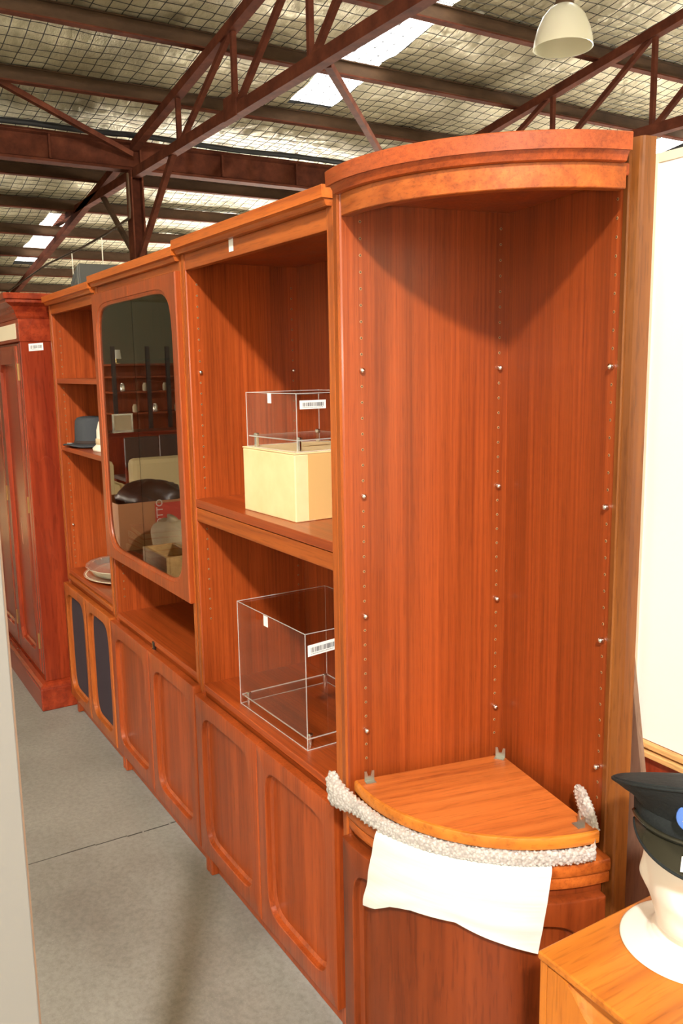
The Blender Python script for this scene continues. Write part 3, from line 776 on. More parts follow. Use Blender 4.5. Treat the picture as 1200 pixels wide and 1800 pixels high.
def acrylic_case(name, label, x0, x1, y0, y1, z0, z1, rz=0, pins=True):
    c = ((x0+x1)/2, (y0+y1)/2, z0)
    t = thing(name, label, 'display case', c, rz, 'acrylic display cases')
    w, d, h = (x1-x0)/2, (y1-y0)/2, z1-z0; T = .003; E_ = .0018
    for nm, bx in (('front_sheet', (-w, w, -d, -d+T, 0, h-T)), ('back_sheet', (-w, w, d-T, d, 0, h-T)), ('side_sheet', (-w, -w+T, -d+T, d-T, 0, h-T)), ('side_sheet', (w-T, w, -d+T, d-T, 0, h-T)), ('top_sheet', (-w, w, -d, d, h-T, h)), ('base_sheet', (-w+T, w-T, -d+T, d-T, .028, .032))):
        bm = new(); box(bm, *bx); obj(nm, bm, 'acrylic_sheet', t)
    # polished cut edges catch the light
    bm = new()
    for sx in (-w, w):
        for sy in (-d, d): box(bm, sx-E_/2, sx+E_/2, sy-E_/2, sy+E_/2, 0, h)
    for zz in (0, h):
        for sy in (-d, d): box(bm, -w, w, sy-E_/2, sy+E_/2, zz-E_/2+(.0012 if zz == 0 else 0), zz+E_/2+(.0012 if zz == 0 else 0))
        for sx in (-w, w): box(bm, sx-E_/2, sx+E_/2, -d, d, zz-E_/2+(.0012 if zz == 0 else 0), zz+E_/2+(.0012 if zz == 0 else 0))
    obj('polished_edges', bm, 'acrylic_edge', t)
    bm = new()
    for sy in (-d+T+.001, d-T-.001): box(bm, -w+T, w-T, sy-.001, sy+.001, .0285, .0315)
    for sx in (-w+T+.001, w-T-.001): box(bm, sx-.001, sx+.001, -d+T, d-T, .0285, .0315)
    obj('base_edges', bm, 'acrylic_edge', t)
    for sx in (-1, 1):
        for sy in (-1, 1):
            bm = new(); lathe(bm, [(0, 0), (.0065, 0), (.0065, .026), (.0078, .028), (.0078, .036), (.006, .038), (0, .038)], 14, sx*(w-.018), sy*(d-.018)); obj('standoff', bm, 'chrome', t, smooth=40)
    return t
# carton on the mid shelf with the small case on it
cx0, cx1, cy0, cy1 = -2.188, -1.905, 1.022, 1.300
tB = thing('cardboard_box', 'plain brown cardboard carton on the mid shelf under a small acrylic case', 'box', ((cx0+cx1)/2, (cy0+cy1)/2, 1.265), R(2))
def boxface(bm_, *a): box(bm_, *a, .0025)
hw, hd, hh = (cx1-cx0)/2, (cy1-cy0)/2, .178
bm = new(); box(bm, -hw, hw, -hd, hd, 0, hh-.004, .003); obj('carton_body', bm, 'cardboard', tB)
for sy in (-1, 1):
    bm = new(); box(bm, -hw-.001, hw+.001, (-hd-.001 if sy < 0 else .001), (-.001 if sy < 0 else hd+.001), hh-.0038, hh, .0012); obj('flap', bm, 'cardboard', tB)
bm = new(); box(bm, hw-.0002, hw+.0008, -.10, -.015, .004, hh-.004); tp = obj('packing_tape', bm, 'tape', tB)
bm = new(); box(bm, hw-.0002, hw+.0010, -.08, .05, .002, .085); obj('tape_piece', bm, 'tape', tB)
tA = acrylic_case('acrylic_case', 'small clear acrylic display case on top of the cardboard carton', -2.168, -1.914, 1.030, 1.270, 1.4435, 1.592, R(4))
w1 = Matrix.Translation((-2.041, 1.150, 1.4435)) @ Matrix.Rotation(R(4), 4, 'Z')
barcode(tA, lambda u, v, d: w1 @ Vector((.127+d, -.070+u, .120+v)), .080, .022)
obj('price_sticker', B(-.012, .006, -.1208, -.1202, .122, .1475, 0), 'white_label', tA)
# big case on the base shelf
w2x0, w2x1, w2y0, w2y1 = -2.240, -1.846, 1.010, 1.312
tA2 = acrylic_case('acrylic_case', 'large clear acrylic display case standing on the lower shelf', w2x0, w2x1, w2y0, w2y1, .6705, .986, R(1.0))
w2 = Matrix.Translation(((w2x0+w2x1)/2, (w2y0+w2y1)/2, .6705)) @ Matrix.Rotation(R(1), 4, 'Z')
barcode(tA2, lambda u, v, d: w2 @ Vector((.197+d, -.100+u+v*.0, .272+v+u*.06)), .088, .030)
obj('price_sticker', B(-.030, -.006, -.1518, -.1512, .283, .313, 0), 'white_label', tA2)

# hats on the far shelf
HX, HY, HZ = -3.955, 1.090, 1.3185
tH = thing('felt_hat', 'dark grey felt hat with flat brim on the shelf of the speaker-door bay', 'hat', (HX, HY, HZ), R(10))
def ell(rx, ry, z, k=40, dz=None): return [(rx*math.cos(2*PI*i/k), ry*math.sin(2*PI*i/k), z+(dz(2*PI*i/k) if dz else 0)) for i in range(k)]
bm = new(); cv = lambda a: .010*math.cos(2*a)**2*abs(math.sin(a))
loft(bm, [ell(.075, .065, .012), ell(.11, .10, .006), ell(.137, .127, .004, dz=cv), ell(.141, .131, .007, dz=cv), ell(.137, .127, .010, dz=cv), ell(.11, .10, .012), ell(.082, .074, .016)], cap=False); obj('brim', bm, 'felt', tH, smooth='all')
bm = new(); loft(bm, [ell(.084, .078, .010), ell(.084, .078, .03), ell(.083, .076, .08), ell(.081, .072, .118), ell(.074, .063, .131), ell(.056, .045, .136), ell(.02, .012, .130)]); obj('crown', bm, 'felt', tH, smooth='all')
bm = new(); loft(bm, [ell(.085, .079, .012), ell(.0875, .0815, .014), ell(.0875, .0815, .028), ell(.085, .079, .030)], cap=False); obj('hat_band', bm, 'felt_band', tH, smooth='all')
bm = new(); box(bm, -.112, -.088, -.075, -.060, .0125, .0135); obj('price_sticker', bm, 'white_label', tH)
tH2 = thing('white_hat', 'cream white sun hat beside the grey felt hat', 'hat', (-3.665, 1.130, 1.3185))
bm = new(); loft(bm, [ell(.135, .115, 0), ell(.138, .118, .012), ell(.112, .1, .03), ell(.108, .098, .09), ell(.098, .088, .125), ell(.06, .055, .148), ell(.01, .01, .153)]); obj('crown', bm, 'white_cloth', tH2, smooth='all')
bm = new(); loft(bm, [ell(.114, .102, .030), ell(.1165, .1045, .033), ell(.1155, .1035, .052), ell(.112, .1, .055)], cap=False); obj('hat_band', bm, 'burlap', tH2, smooth='all')

# silver trays on the base shelf of the far bay
def tray(name, label, loc, r, h, fluted):
    t = thing(name, label, 'tray', loc, 0, 'silver trays')
    k = 72; rings = []
    prof = [(0.001, .004), (r*.55, .004), (r*.80, .005), (r*.86, .010), (r*.93, h*.85), (r*.99, h), (r, h-.002), (r*.985, h-.006), (r*.90, h*.45), (r*.84, .0015), (r*.80, 0), (.001, 0)]
    for i, (rr, z) in enumerate(prof):
        ring = []
        for q in range(k):
            a = 2*PI*q/k; f = 1+(.012*math.cos(a*18) if fluted and rr > r*.9 else 0)
            ring.append((rr*f*math.cos(a)*1.12, rr*f*math.sin(a)*.9, z))
        rings.append(ring)
    bm = new(); loft(bm, rings); obj('dish', bm, 'silver', t, smooth='all')
    bm = new()
    for q in range(k):
        a = 2*PI*q/k; p = (r*.945*math.cos(a)*1.12, r*.945*math.sin(a)*.9, h*.80); sphere(bm, p, .0042, 6, 4)
    o = obj('beaded_border', bm, 'silver', t, smooth='all'); o['kind'] = 'stuff'
tray('silver_tray', 'wide plain silver tray lying directly on the base shelf', (-3.80, 1.160, .7285), .205, .018, False)
tray('gallery_tray', 'silver tray with beaded gallery rim stacked on a plain tray', (-3.81, 1.165, .7475), .195, .036, True)
# dark plastic case on top
tP = thing('plastic_case', 'dark grey ribbed plastic case on top of the speaker-door bay', 'case', (-3.99, 1.20, 1.997), R(-4))
bm = new(); prism(bm, [(-.12, 0), (-.118, .03), (-.10, .065), (-.05, .098), (.05, .130), (.062, .126), (.062, 0)], 'y', -.13, .15); bmesh.ops.bevel(bm, geom=list(bm.edges), offset=.006, segments=2, affect='EDGES'); obj('case_shell', bm, 'grey_plastic', tP)
for k in range(5):
    x = -.085+k*.030; zt = .068+.045*(k/4)
    bm = new(); box(bm, x-.005, x+.005, -.1335, -.128, .02, zt, .0015); obj('rib', bm, 'black_plastic', tP)
bm = new(); box(bm, .062, .078, -.128, .148, .0, .130, .004); obj('back_plate', bm, 'black_plastic', tP)

# books behind the smoked glass
zb = .955
for k, (c, lab) in enumerate((('book_white', 'pale book at the bottom of the stack behind smoked glass'), ('book_red', 'red book second from the bottom behind smoked glass'), ('book_white', 'pale book under a red one behind smoked glass'), ('book_red', 'red book on top of the stack behind smoked glass'))):
    o = thing('book', lab, 'book', (-3.20+.01*(k % 2), 1.10, zb), R(6-4*k), 'books in the glass cabinet')
    bm = new(); box(bm, -.11, .11, -.075, .075, .0, .003, .001); box(bm, -.11, .11, -.075, .075, .021, .024, .001); box(bm, -.11, -.106, -.075, .075, .0, .024, .001); obj('cover', bm, c, o)
    bm = new(); box(bm, -.106, .106, -.071, .071, .0032, .0208); obj('pages', bm, 'book_white', o)
    zb += .0245

# ------------------------------------------------------------------ wardrobe beyond the run
WX, WY = -4.245, .862
tw = thing('wardrobe', 'tall dark mahogany wardrobe with moulded cornice beside the speaker-door bay', 'wardrobe', (WX-.6, WY+.28, 0))
def M_(nm, m_, *a, bev=.003, parent=None): return obj(nm, B(*a, bev), m_, parent or tw, world=True)
M_('side_panel', 'maho_z', WX-.03, WX, WY, WY+.56, .14, 1.80); M_('side_panel', 'maho_z', WX-1.23, WX-1.20, WY, WY+.56, .14, 1.80)
M_('back_panel', 'maho_z', WX-1.2, WX-.03, WY+.54, WY+.56, .14, 1.80); M_('carcass_top', 'maho_x', WX-1.2, WX-.03, WY+.02, WY+.54, 1.77, 1.80)
M_('carcass_floor', 'maho_x', WX-1.2, WX-.03, WY+.02, WY+.54, .14, .165)
M_('plinth', 'maho_x', WX-1.25, WX+.035, WY-.035, WY+.58, .0, .115, bev=.006)
bm = new(); rr_ = [[(WX-1.25-e, WY-.035-e2), (WX+.035+e, WY-.035-e2), (WX+.035+e, WY+.58), (WX-1.25-e, WY+.58)] for e, e2 in ((0, 0),)]
loft(bm, [[(x, y, z) for x, y in [(WX-1.25+i, WY-.035+i), (WX+.035-i, WY-.035+i), (WX+.035-i, WY+.58), (WX-1.25+i, WY+.58)]] for i, z in ((0, .115), (.002, .124), (.014, .134), (.032, .140))]); obj('plinth_moulding', bm, 'maho_x', tw, world=True)
M_('frieze', 'maho_x', WX-1.23, WX+.004, WY-.004, WY+.56, 1.80, 1.905)
bm = new(); loft(bm, [[(x, y, z) for x, y in [(WX-1.23-i, WY-i), (WX+i, WY-i), (WX+i, WY+.565), (WX-1.23-i, WY+.565)]] for i, z in ((.006, 1.905), (.012, 1.915), (.018, 1.935), (.034, 1.958), (.058, 1.972), (.062, 1.974), (.062, 1.986), (.072, 1.990), (.074, 2.010), (.070, 2.016))]); obj('cornice', bm, 'maho_x', tw, world=True)
M_('frieze_inlay', 'cream_trim', WX-1.20, WX-.055, WY-.0055, WY-.003, 1.815, 1.885, bev=0)
M_('stile', 'maho_z', WX-.075, WX-.03, WY-.002, WY+.02, .165, 1.79)
for x1, x0 in ((WX-.078, WX-.60), (WX-.604, WX-1.195)):
    bm, bp = door_meshes(x1-x0, 1.62, (x1-x0)/2-.075, 1.62/2-.085, lambda s, y, z, xc=(x0+x1)/2: (xc+s, WY-.004+y, .975+z), 60.0)
    d = obj('door', bm, 'maho_z', tw, smooth=30, world=True); obj('door_panel', bp, 'maho_z', d, world=True)
    for zz in (.33, 1.02, 1.66): obj('hinge', B(x1-.001, x1+.004, WY-.0075, WY-.001, zz-.04, zz+.04, 0), 'brass', d, world=True)
barcode(tw, lambda u, v, d: Vector((WX+d, WY+.070+u, 1.775+v+u*.08)), .066, .034)

# ------------------------------------------------------------------ white board partition and the leaning board behind the end unit
tWB = thing('board_partition', 'large white board with pale wood ledge above a red wood base panel', 'board', (-.53, 1.82, 0))
obj('white_sheet', B(-1.448, .40, 1.800, 1.815, .668, 2.128, 0), 'whiteboard', tWB, world=True)
obj('frame_stile', B(-1.466, -1.448, 1.797, 1.84, .0, 2.150, .001), 'cream_trim', tWB, world=True)
obj('frame_stile', B(.40, .418, 1.797, 1.84, .0, 2.150, .001), 'cream_trim', tWB, world=True)
obj('frame_head', B(-1.448, .40, 1.797, 1.84, 2.128, 2.150, .001), 'cream_trim', tWB, world=True)
obj('ledge', B(-1.448, .40, 1.782, 1.80, .653, .667, .002), 'lightwood', tWB, world=True)
obj('ledge', B(-1.448, .40, 1.778, 1.80, .630, .645, .002), 'lightwood', tWB, world=True)
obj('base_panel', B(-1.448, .40, 1.800, 1.82, .0, .668, 0), 'maho_z', tWB, world=True)
ang = R(-9.46)
tLB = thing('leaning_board', 'grey-brown plywood board leaning between the end unit and the white board', 'board', (-1.15, 1.60, .0))
bm = new(); box(bm, -.30, 0, -.009, .009, 0, 1.22, .001); bm.transform(Matrix.Rotation(ang, 4, 'Y')); bm.transform(Matrix.Translation((0, 0, .0495-.0495))); 
zmin = min(v.co.z for v in bm.verts); bm.transform(Matrix.Translation((0, 0, -zmin))); obj('board', bm, 'greyply', tLB)

# ------------------------------------------------------------------ teak chest in the foreground with the hatted head
CX0, CX1, CY0, CY1, CZ = -.906, .15, .912, 1.345, .720
tc = thing('chest_of_drawers', 'golden teak chest of drawers carrying the white display head', 'chest', ((CX0+CX1)/2, (CY0+CY1)/2, 0))
def K(nm, m_, *a, bev=.002, parent=None): return obj(nm, B(*a, bev), m_, parent or tc, world=True)
K('top', 'gold_y', CX0, CX1, CY0, CY1, CZ-.014, CZ, bev=.003)
K('side_panel', 'gold_z', CX0+.002, CX0+.018, CY0+.004, CY1, .10, CZ-.014); K('side_panel', 'gold_z', CX1-.018, CX1-.002, CY0+.004, CY1, .10, CZ-.014)
K('back_panel', 'gold_z', CX0+.018, CX1-.018, CY1-.012, CY1, .10, CZ-.014); K('base_board', 'gold_x', CX0+.018, CX1-.018, CY0+.01, CY1-.012, .10, .118)
for x in (CX0+.03, CX1-.07):
    for y in (CY0+.03, CY1-.07): K('leg', 'gold_z', x, x+.04, y, y+.04, 0, .10)
zt = CZ-.018; xa, xb = CX0+.020, CX1-.020
for k in range(3):
    z1 = zt-k*.196; z0 = z1-.190
    pts = [(xa, z0), (xb, z0), (xb, z1)]
    # sculpted pull: the top edge dips in a long S curve
    xl, xr = xa+.030, xb-.030; dip = .046
    def fz(x):
        e = min(x-xl, xr-x)/.065; return 0 if e <= 0 else 1 if e >= 1 else e*e*(3-2*e)
    xs_ = [xr-(xr-xl)*i/80 for i in range(81)]
    pts += [(x, z1-dip*fz(x)) for x in xs_]+[(xa, z1)]
    bm = new(); prism(bm, pts, 'y', CY0+.003, CY0+.018); dr = obj('drawer_front', bm, 'gold_z', tc, world=True)
    bm = new(); ring = []
    for x in xs_[1:-1]:
        f = fz(x); zz = z1-dip*f; hgt = z1-zz
        ring.append([(x, CY0+.0185, zz-.003), (x, CY0+.0034, zz+.0003), (x, CY0+.010, zz+.0003+hgt*.10), (x, CY0+.020, zz+.0003+hgt*.40), (x, CY0+.030, zz+.0003+hgt*.98), (x, CY0+.034, zz-.003)])
    loft(bm, ring); obj('sculpted_pull', bm, 'pull_x', dr, world=True)
    K('drawer_box', 'gold_x', xa+.01, xb-.01, CY0+.035, CY1-.03, z0+.01, z0+.12, bev=0, parent=dr)

# display head
HC = Vector((-.786, 1.137, CZ)); tocam = Vector((-HC.x, -HC.y, 0)).normalized(); fc = (tocam*.96+Vector((RT.x, RT.y, 0)).normalized()*.24).normalized()
hrot = math.atan2(fc.y, fc.x)-PI/2*0
def head_mesh():
    """front is +x; flange, neck, jaw and skull as one continuous skin, features pressed in"""
    prof = [(.000, .110, .110, 0), (.004, .112, .112, 0), (.010, .108, .108, 0), (.018, .088, .092, 0), (.030, .068, .070, 0), (.045, .0625, .063, 0), (.062, .060, .060, 0), (.078, .058, .0575, .002),
            (.088, .062, .0575, .008), (.096, .070, .0585, .014), (.106, .077, .061, .014), (.118, .082, .0645, .011), (.132, .086, .068, .008), (.148, .0885, .071, .006), (.165, .091, .0735, .003), (.182, .0935, .0755, .001), (.200, .0955, .0775, -.001), (.220, .096, .078, -.002), (.240, .093, .0765, -.002), (.258, .084, .070, -.002), (.273, .066, .056, -.002), (.284, .038, .034, -.002), (.288, .004, .004, -.002)]
    zs_ = [p[0] for p in prof]; Z = []
    for a, b_ in zip(prof[:-1], prof[1:]):
        k = max(1, int(round((b_[0]-a[0])/.0026)))
        for i in range(k):
            f = i/k; Z.append(tuple(a[j]+(b_[j]-a[j])*f for j in range(4)))
    Z.append(prof[-1]); K_ = 96
    G = lambda d, s: math.exp(-(d/s)**2)
    rings = []
    for z, rx, ry, ox in Z:
        ring = []
        for i in range(K_):
            a = 2*PI*i/K_; c, s = math.cos(a), math.sin(a)
            aa = math.atan2(s, c)
            x = rx*c; y = ry*s; d = 0
            if z > .08:
                yw = y
                d += .020*G(yw, .009+.006*max(0, min(1, (.175-z)/.04)))*G(z-.150, .013)*(c > 0)            # nose tip
                d += .011*G(yw, .0075)*G(z-.172, .018)*(c > 0)          # nose bridge
                d += .006*G(yw, .030)*G(z-.194, .008)*(c > 0)           # brow
                for sg in (-1, 1):
                    d -= .0095*G(yw-sg*.030, .016)*G(z-.179, .011)*(c > 0)   # eye sockets
                    d += .0045*G(yw-sg*.030, .011)*G(z-.178, .006)*(c > 0)   # lids
                    d += .004*G(yw-sg*.043, .014)*G(z-.152, .013)*(c > 0)    # cheekbones
                    d -= .003*G(yw-sg*.033, .012)*G(z-.125, .012)*(c > 0)
                d += .0075*G(yw, .019)*G(z-.1255, .0042)*(c > 0)        # lips
                d += .0070*G(yw, .017)*G(z-.1160, .0045)*(c > 0)
                d -= .0030*G(yw, .018)*G(z-.1205, .0022)*(c > 0)
                d += .0070*G(yw, .017)*G(z-.098, .008)*(c > 0)          # chin
                d -= .003*G(yw, .016)*G(z-.108, .004)*(c > 0)
            e = 0
            if z > .12:
                for sg in (-1, 1):   # ears
                    ea = G(x+.010, .012)*G(z-.165, .022)*(1 if s*sg > 0 else 0); e += sg*.013*ea*(1-.45*G(x+.006, .005)*G(z-.166, .013))
            ring.append((ox+x+d, y+e, z))
        rings.append(ring)
    return loft(new(), rings)
th_ = thing('display_head', 'glossy white mannequin head wearing the black peaked cap', 'mannequin head', HC, hrot)
hb = head_mesh()
for v_ in hb.verts:
    z_ = v_.co.z; v_.co.z = .45*z_ if z_ < .09 else z_-.0495 if z_ < .18 else .1305+(z_-.18)*1.32
obj('head', hb, 'plaster', th_, smooth='all')
# peaked cap sits on it
tcap = thing('peaked_cap', 'black peaked cap with blue badge on the white display head', 'cap', HC+Vector((0, 0, .219)), hrot)
def cell(rx, ry, z, ox=0, k=56, tilt=0.0): return [(ox+rx*math.cos(2*PI*i/k), ry*math.sin(2*PI*i/k), z+tilt*math.cos(2*PI*i/k)) for i in range(k)]
bm = new(); loft(bm, [cell(.1025, .0955, -.004), cell(.104, .097, -.002), cell(.1045, .0975, .016, tilt=.004), cell(.104, .097, .026, tilt=.008), cell(.102, .095, .028, tilt=.008), cell(.0995, .0925, .022, tilt=.008), cell(.0995, .0925, -.002)], cap=False); obj('cap_band', bm, 'cap_cloth', tcap, smooth=50)
bm = new(); r_ = [cell(.101, .094, .024, tilt=.008), cell(.106, .101, .034, .002, tilt=.016), cell(.118, .116, .046, .004, tilt=.032), cell(.132, .130, .0545, .005, tilt=.049), cell(.1345, .1325, .059, .005, tilt=.052), cell(.132, .130, .0635, .005, tilt=.052), cell(.115, .112, .066, .004, tilt=.046), cell(.06, .055, .068, .002, tilt=.024), cell(.003, .003, .069, .0)]
for i, rg in enumerate(r_):
    if 1 <= i <= 2: r_[i] = [(x*(1+.03*noise.noise((j*.6, i, 3))), y*(1+.03*noise.noise((j*.6, i, 3))), z+.005*noise.noise((j*.45, i, 8))) for j, (x, y, z) in enumerate(rg)]
loft(bm, r_); obj('crown', bm, 'cap_cloth', tcap, smooth=50)
bm = new(); tube(bm, [(.005+.1345*math.cos(a), .1325*math.sin(a), .059+.052*math.cos(a)) for a in [2*PI*i/56 for i in range(57)]], .0026, 6); obj('crown_piping', bm, 'cap_cloth', tcap, smooth='all')
def visor(k):
    rows = []
    NA, NR = 40, 10
    for j in range(NR+1):
        f = j/NR; row = []
        for i in range(NA+1):
            a = R(-86+172*i/NA); w = math.cos(a)**.8 if math.cos(a) > 0 else 0
            rad = .044*w*f
            x = .1030*math.cos(a)+rad*(.82*math.cos(a)+.18); y = .0960*math.sin(a)+rad*.55*math.sin(a)
            z = .002-.024*f*w-.006*f*f*w+.004*math.cos(a)*0
            row.append((x, y, z-k*.0028))
        rows.append(row)
    return rows
bm = new(); A_, B_ = visor(0), visor(1)
va = [[bm.verts.new(p) for p in r] for r in A_]; vb = [[bm.verts.new(p) for p in r] for r in B_]
for g in (va, vb):
    for j in range(len(g)-1):
        for i in range(len(g[0])-1): bm.faces.new((g[j][i], g[j][i+1], g[j+1][i+1], g[j+1][i]))
for i in range(len(va[0])-1):
    for j in (0, -1): bm.faces.new((va[j][i], va[j][i+1], vb[j][i+1], vb[j][i]))
for j in range(len(va)-1):
    for i in (0, -1): bm.faces.new((va[j][i], va[j+1][i], vb[j+1][i], vb[j][i]))
vs_ = obj('visor', bm, 'cap_visor', tcap, smooth=60)
bm = new(); tube(bm, [(p[0], p[1], p[2]-.0014) for p in A_[-1]], .0024, 6); obj('visor_piping', bm, 'cap_cloth', vs_, smooth='all')
bm = new(); tube(bm, [(.1045*math.cos(a)*1.012, .0975*math.sin(a)*1.012, .008) for a in [R(-88+176*i/40) for i in range(41)]], .0042, 6); obj('chin_strap', bm, 'cap_visor', tcap, smooth='all')
ba = R(0); bx, by = .1125, 0
bm = new(); b2 = new(); lathe(b2, [(0, .004), (.012, .0045), (.0185, .003), (.0195, 0), (0, 0)], 28); b2.transform(Matrix.Translation((.1135, -.040, .058)) @ Matrix.Rotation(R(-20), 4, 'Z') @ Matrix.Rotation(R(66), 4, 'Y')); join(bm, b2); bd = obj('badge', bm, 'badge_blue', tcap, smooth=40)
bm = new(); b2 = new(); pts = []
for i in range(10):
    rr = .0115 if i % 2 == 0 else .0055; pts.append((rr*math.cos(PI/2+PI*i/5), rr*math.sin(PI/2+PI*i/5)))
prism(b2, pts, 'z', .004, .006); b2.transform(Matrix.Translation((.1135, -.040, .058)) @ Matrix.Rotation(R(-20), 4, 'Z') @ Matrix.Rotation(R(66), 4, 'Y')); join(bm, b2); obj('badge_emblem', bm, 'brass', bd)
bm = new(); b2 = new(); box(b2, -.012, .012, -.018, .018, 0, .0006); b2.transform(Matrix.Translation((.127, -.034, -.0105)) @ Matrix.Rotation(R(-17), 4, 'Z') @ Matrix.Rotation(R(32), 4, 'Y')); join(bm, b2); obj('price_sticker', bm, 'white_label', tcap)

# ------------------------------------------------------------------ white upright at the edge of the aisle
dv = Vector((-1.005, .1654, 0))   # its edge towards the aisle
tV = thing('white_upright', 'tall pale white upright post with brown edging at the aisle', 'post', (dv.x-.025, dv.y-.025, 0))
obj('post', B(dv.x-.05, dv.x, dv.y-.052, dv.y, .012, 1.98, .0015), 'white_panel', tV, world=True)
obj('edge_band', B(dv.x-.0485, dv.x+.0004, dv.y-.0005, dv.y+.0016, .014, 1.978, 0), 'white_edge', tV, world=True)
obj('base_plate', B(dv.x-.125, dv.x+.075, dv.y-.127, dv.y+.073, 0, .012, .002), 'white_panel', tV, world=True)
obj('end_cap', B(dv.x-.052, dv.x+.002, dv.y-.054, dv.y+.002, 1.98, 1.99, .002), 'white_edge', tV, world=True)

# ------------------------------------------------------------------ what stands across the aisle and shows in the smoked glass
def leg4(t, x0, x1, y0, y1, z, m_, w=.04):
    for x in (x0, x1-w):
        for y in (y0, y1-w): obj('leg', B(x, x+w, y, y+w, 0, z, 0), m_, t, world=True)
t = thing('low_table', 'low dark table across the aisle, reflected in the smoked glass', 'table', (-5.6, -.1, 0))
obj('table_top', B(-6.3, -4.95, -.55, .34, .47, .50), 'maho_x', t, world=True); leg4(t, -6.28, -4.97, -.53, .32, .47, 'maho_z')
t = thing('printed_carton', 'open brown carton with a red printed label, reflected in the smoked glass', 'box', (-5.64, .02, .50))
bm = new()
for b6 in ((-5.88, -5.40, -.28, -.272, .5, .81), (-5.88, -5.40, .302, .31, .5, .81), (-5.88, -5.872, -.272, .302, .5, .81), (-5.408, -5.40, -.272, .302, .5, .81), (-5.872, -5.408, -.272, .302, .5, .508)): box(bm, *b6)
obj('carton_wall', bm, 'box_brown', t, world=True)
lb = obj('red_label', B(-5.4005, -5.3985, -.185, .065, .672, .795, 0), 'red_print', t, world=True)
cu = bpy.data.curves.new('OTTO', 'FONT'); cu.body = 'OTTO'; cu.size = .062; cu.align_x = 'CENTER'; cu.align_y = 'CENTER'
to = bpy.data.objects.new('tmp', cu); C.objects.link(to); bpy.context.view_layer.update()
me = bpy.data.meshes.new_from_object(to.evaluated_get(bpy.context.evaluated_depsgraph_get())); C.objects.unlink(to); bpy.data.objects.remove(to)
bm = new(); bm.from_mesh(me); bpy.data.meshes.remove(me)
ex = bmesh.ops.extrude_face_region(bm, geom=list(bm.faces)); bmesh.ops.translate(bm, verts=[v for v in ex['geom'] if isinstance(v, bmesh.types.BMVert)], vec=(0, 0, .0008))
bm.transform(Matrix(((0, 0, 1, -5.3984), (0, 1, 0, .032), (1, 0, 0, .733), (0, 0, 0, 1)))); bm.transform(Matrix.Translation((0, 0, 0)))
bm.transform(Matrix.Translation((0, .0, .0)))
obj('lettering', bm, 'book_white', lb, world=True)
def blob(name, label, cat, c, rx, ry, rz, m_, seed, amp=.18, sink=.0):
    t = thing(name, label, cat, c)
    rings = []
    for j in range(15):
        p = PI*(j+.02)/14.04; ring = []
        for i in range(28):
            a = 2*PI*i/28; v = Vector((math.sin(p)*math.cos(a), math.sin(p)*math.sin(a), -math.cos(p)))
            f = 1+amp*noise.noise(v*1.8+Vector((seed, 0, 0)))+amp*.5*noise.noise(v*4+Vector((seed, 3, 0)))
            ring.append((rx*v.x*f, ry*v.y*f, max(0, rz+rz*v.z*f)))
        rings.append(ring)
    obj('body', loft(new(), rings), m_, t, smooth='all'); return t
k = blob('cloth_sack', 'pale cloth sack slumped beside the printed carton across the aisle', 'sack', (-5.14, .06, .50), .15, .12, .115, 'burlap', 2)
bm = new(); tube(bm, [(.02, .0, .195), (.04, .01, .222), (.05, .0, .245)], [.05, .022, .04], 10); obj('tied_neck', bm, 'burlap', k, smooth='all')
blob('leather_bag', 'dark brown leather bag stuffed into the printed carton', 'bag', (-5.64, .0, .655), .20, .24, .135, 'leather', 5, .22)
t = thing('cream_crate', 'cream wooden crate on the floor beside the low table', 'crate', (-4.72, .22, 0))
for z0_ in (.02, .23, .44):
    for yy in (.12, .30): obj('slat', B(-4.92, -4.52, yy, yy+.02, z0_, z0_+.18, .003), 'lightwood', t, world=True)
    for xx in (-4.92, -4.54): obj('slat', B(xx, xx+.02, .14, .30, z0_, z0_+.18, .003), 'lightwood', t, world=True)
obj('crate_floor', B(-4.90, -4.54, .14, .30, .0, .02, 0), 'lightwood', t, world=True)
def sofa(label, x, y0, y1):
    t = thing('cream_sofa', label, 'sofa', (x, (y0+y1)/2, 0))
    obj('seat_base', B(x-.75, x-.10, y0, y1, .08, .40, .03), 'sofa', t, world=True); obj('back_cushion', B(x-.12, x+.04, y0+.005, y1-.005, .12, .83, .05), 'sofa', t, world=True)
    obj('arm', B(x-.75, x-.12, y0-.09, y0-.005, .08, .58, .03), 'sofa', t, world=True); obj('arm', B(x-.75, x-.12, y1+.005, y1+.06, .08, .58, .03), 'sofa', t, world=True)
    leg4(t, x-.72, x-.14, y0+.03, y1-.03, .08, 'maho_z')
sofa('cream two-seat sofa seen from behind in the smoked glass', -8.0, -1.35, -.61); sofa('narrow cream armchair next to the cream two-seat sofa', -8.0, -.46, .05)
def chair(label, x, y, rz):
    t = thing('dining_chair', label, 'chair', (x, y, 0), rz, 'dark chairs across the aisle')
    obj('seat', B(-.21, .21, -.21, .21, .43, .48, .012), 'leather', t); obj('backrest', B(-.20, .20, .19, .225, .56, .93, .012), 'leather', t)
    for a in (-.2, .165):
        for b_ in (-.2, .19): obj('leg', B(a, a+.035, b_, b_+.035, 0, .43 if b_ < 0 else .60, .003), 'maho_z', t)
    return t
for k, y in enumerate((-1.20, -1.66, -2.12)): chair(('dark dining chair beside the silver picture frame', 'dark dining chair in the middle of the three behind the sofa', 'dark dining chair furthest from the silver picture frame')[k], -9.6-.15*k, y, R(-90))
t = thing('sideboard', 'brown sideboard across the aisle carrying a silver picture frame', 'cabinet', (-10.8, -1.7, 0))
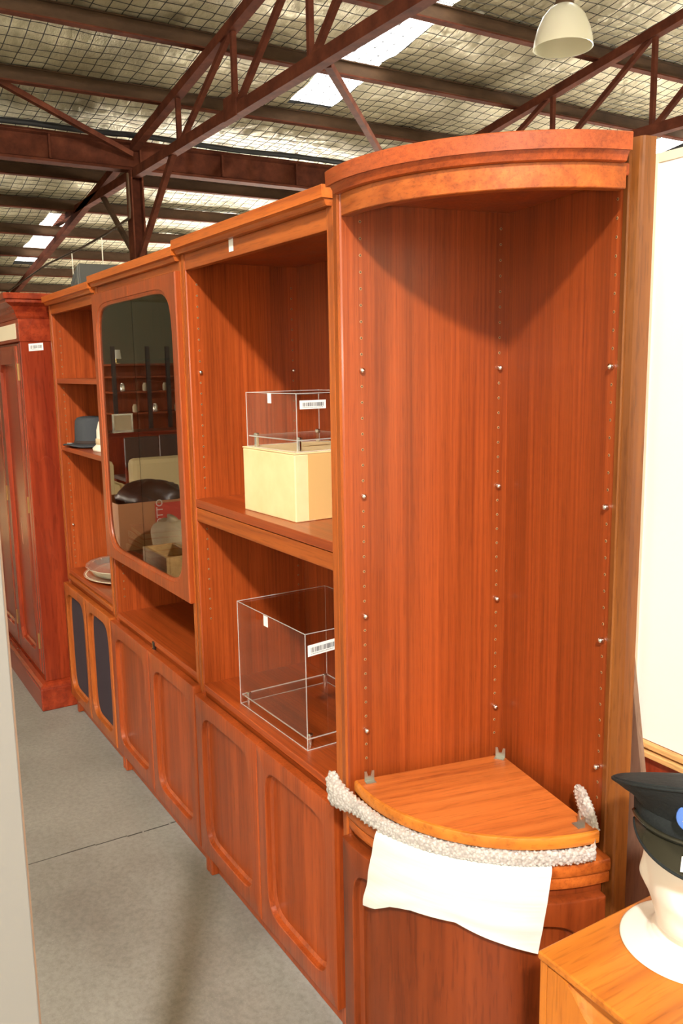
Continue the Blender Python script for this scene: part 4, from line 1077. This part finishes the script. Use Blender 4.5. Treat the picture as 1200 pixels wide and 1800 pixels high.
obj('body', B(-11.05, -10.55, -2.5, -1.05, .10, .88), 'maho_y', t, world=True); obj('top', B(-11.07, -10.52, -2.52, -1.03, .88, .905), 'maho_y', t, world=True); leg4(t, -11.02, -10.58, -2.47, -1.08, .10, 'maho_z')
for k in range(3): d_ = obj('door', B(-10.549, -10.535, -2.48+.475*k, -2.02+.475*k, .14, .85, .004), 'maho_z', t, world=True); obj('knob', sphere(new(), (-10.525, -2.06+.475*k, .52), .014), 'brass', d_, world=True)
t = thing('picture_frame', 'silver picture frame standing on the brown sideboard', 'picture', (-10.62, -1.38, .905))
bm = new()
for b6 in ((-.01, .01, -.13, .13, 0, .022), (-.01, .01, -.13, .13, .208, .23), (-.01, .01, -.13, -.108, .022, .208), (-.01, .01, .108, .13, .022, .208)): box(bm, *b6)
obj('frame', bm, 'silver', t); obj('print', B(-.006, .004, -.108, .108, .022, .208, 0), 'burlap', t); obj('strut', B(-.07, -.01, -.01, .01, 0, .015, 0), 'dark_metal', t)
t = thing('shelf_rack', 'brown wooden shelf rack with tall dark uprights at the far side', 'shelves', (-14.2, -3.0, 0))
for z in (.30, .62, .95, 1.30, 1.55): obj('shelf', B(-14.45, -13.98, -3.9, -2.30, z, z+.03, 0), 'door_z', t, world=True)
obj('back_panel', B(-14.47, -14.45, -3.9, -2.30, .1, 1.78, 0), 'door_z', t, world=True); obj('top_board', B(-14.45, -13.98, -3.9, -2.30, 1.75, 1.78, 0), 'door_z', t, world=True)
for y in (-2.32, -2.90, -3.24, -3.58, -3.9): obj('upright', B(-13.98, -13.92, y-.03, y+.03, 0, 2.06, 0), 'dark_metal', t, world=True)
t = thing('small_picture', 'small square framed picture hung on a dark upright', 'picture', (-13.91, -3.46, 1.75))
bm = new()
for b6 in ((0, .018, -.09, .09, 0, .02), (0, .018, -.09, .09, .18, .20), (0, .018, -.09, -.07, .02, .18), (0, .018, .07, .09, .02, .18)): box(bm, *b6)
obj('frame', bm, 'dark_metal', t); obj('print', B(0, .008, -.07, .07, .02, .18, 0), 'book_white', t)
t = thing('table_lamp', 'small lamp with white shade on top of the shelf rack', 'lamp', (-14.2, -2.45, 1.78))
bm = new(); lathe(bm, [(0, 0), (.06, 0), (.06, .012), (.012, .025), (.012, .10), (0, .10)], 16); obj('base', bm, 'brass', t, smooth=40)
bm = new(); lathe(bm, [(.085, .085), (.07, .23), (.068, .23), (.083, .085), (.085, .085)], 24); obj('shade', bm, 'white_cloth', t, smooth=40)
for k in range(7):
    t = thing('glass_jar', 'small glass jar on the far shelf rack', 'jar', (-14.1+.03*(k % 3), -2.5-.18*k, .98 if k % 2 else 1.33), group='jars on the far rack')
    bm = new(); lathe(bm, [(0, 0), (.035, 0), (.04, .02), (.04, .10), (.025, .12), (.025, .135), (0, .135)], 14); obj('jar_body', bm, 'silver' if k % 3 == 0 else 'burlap', t, smooth=40)
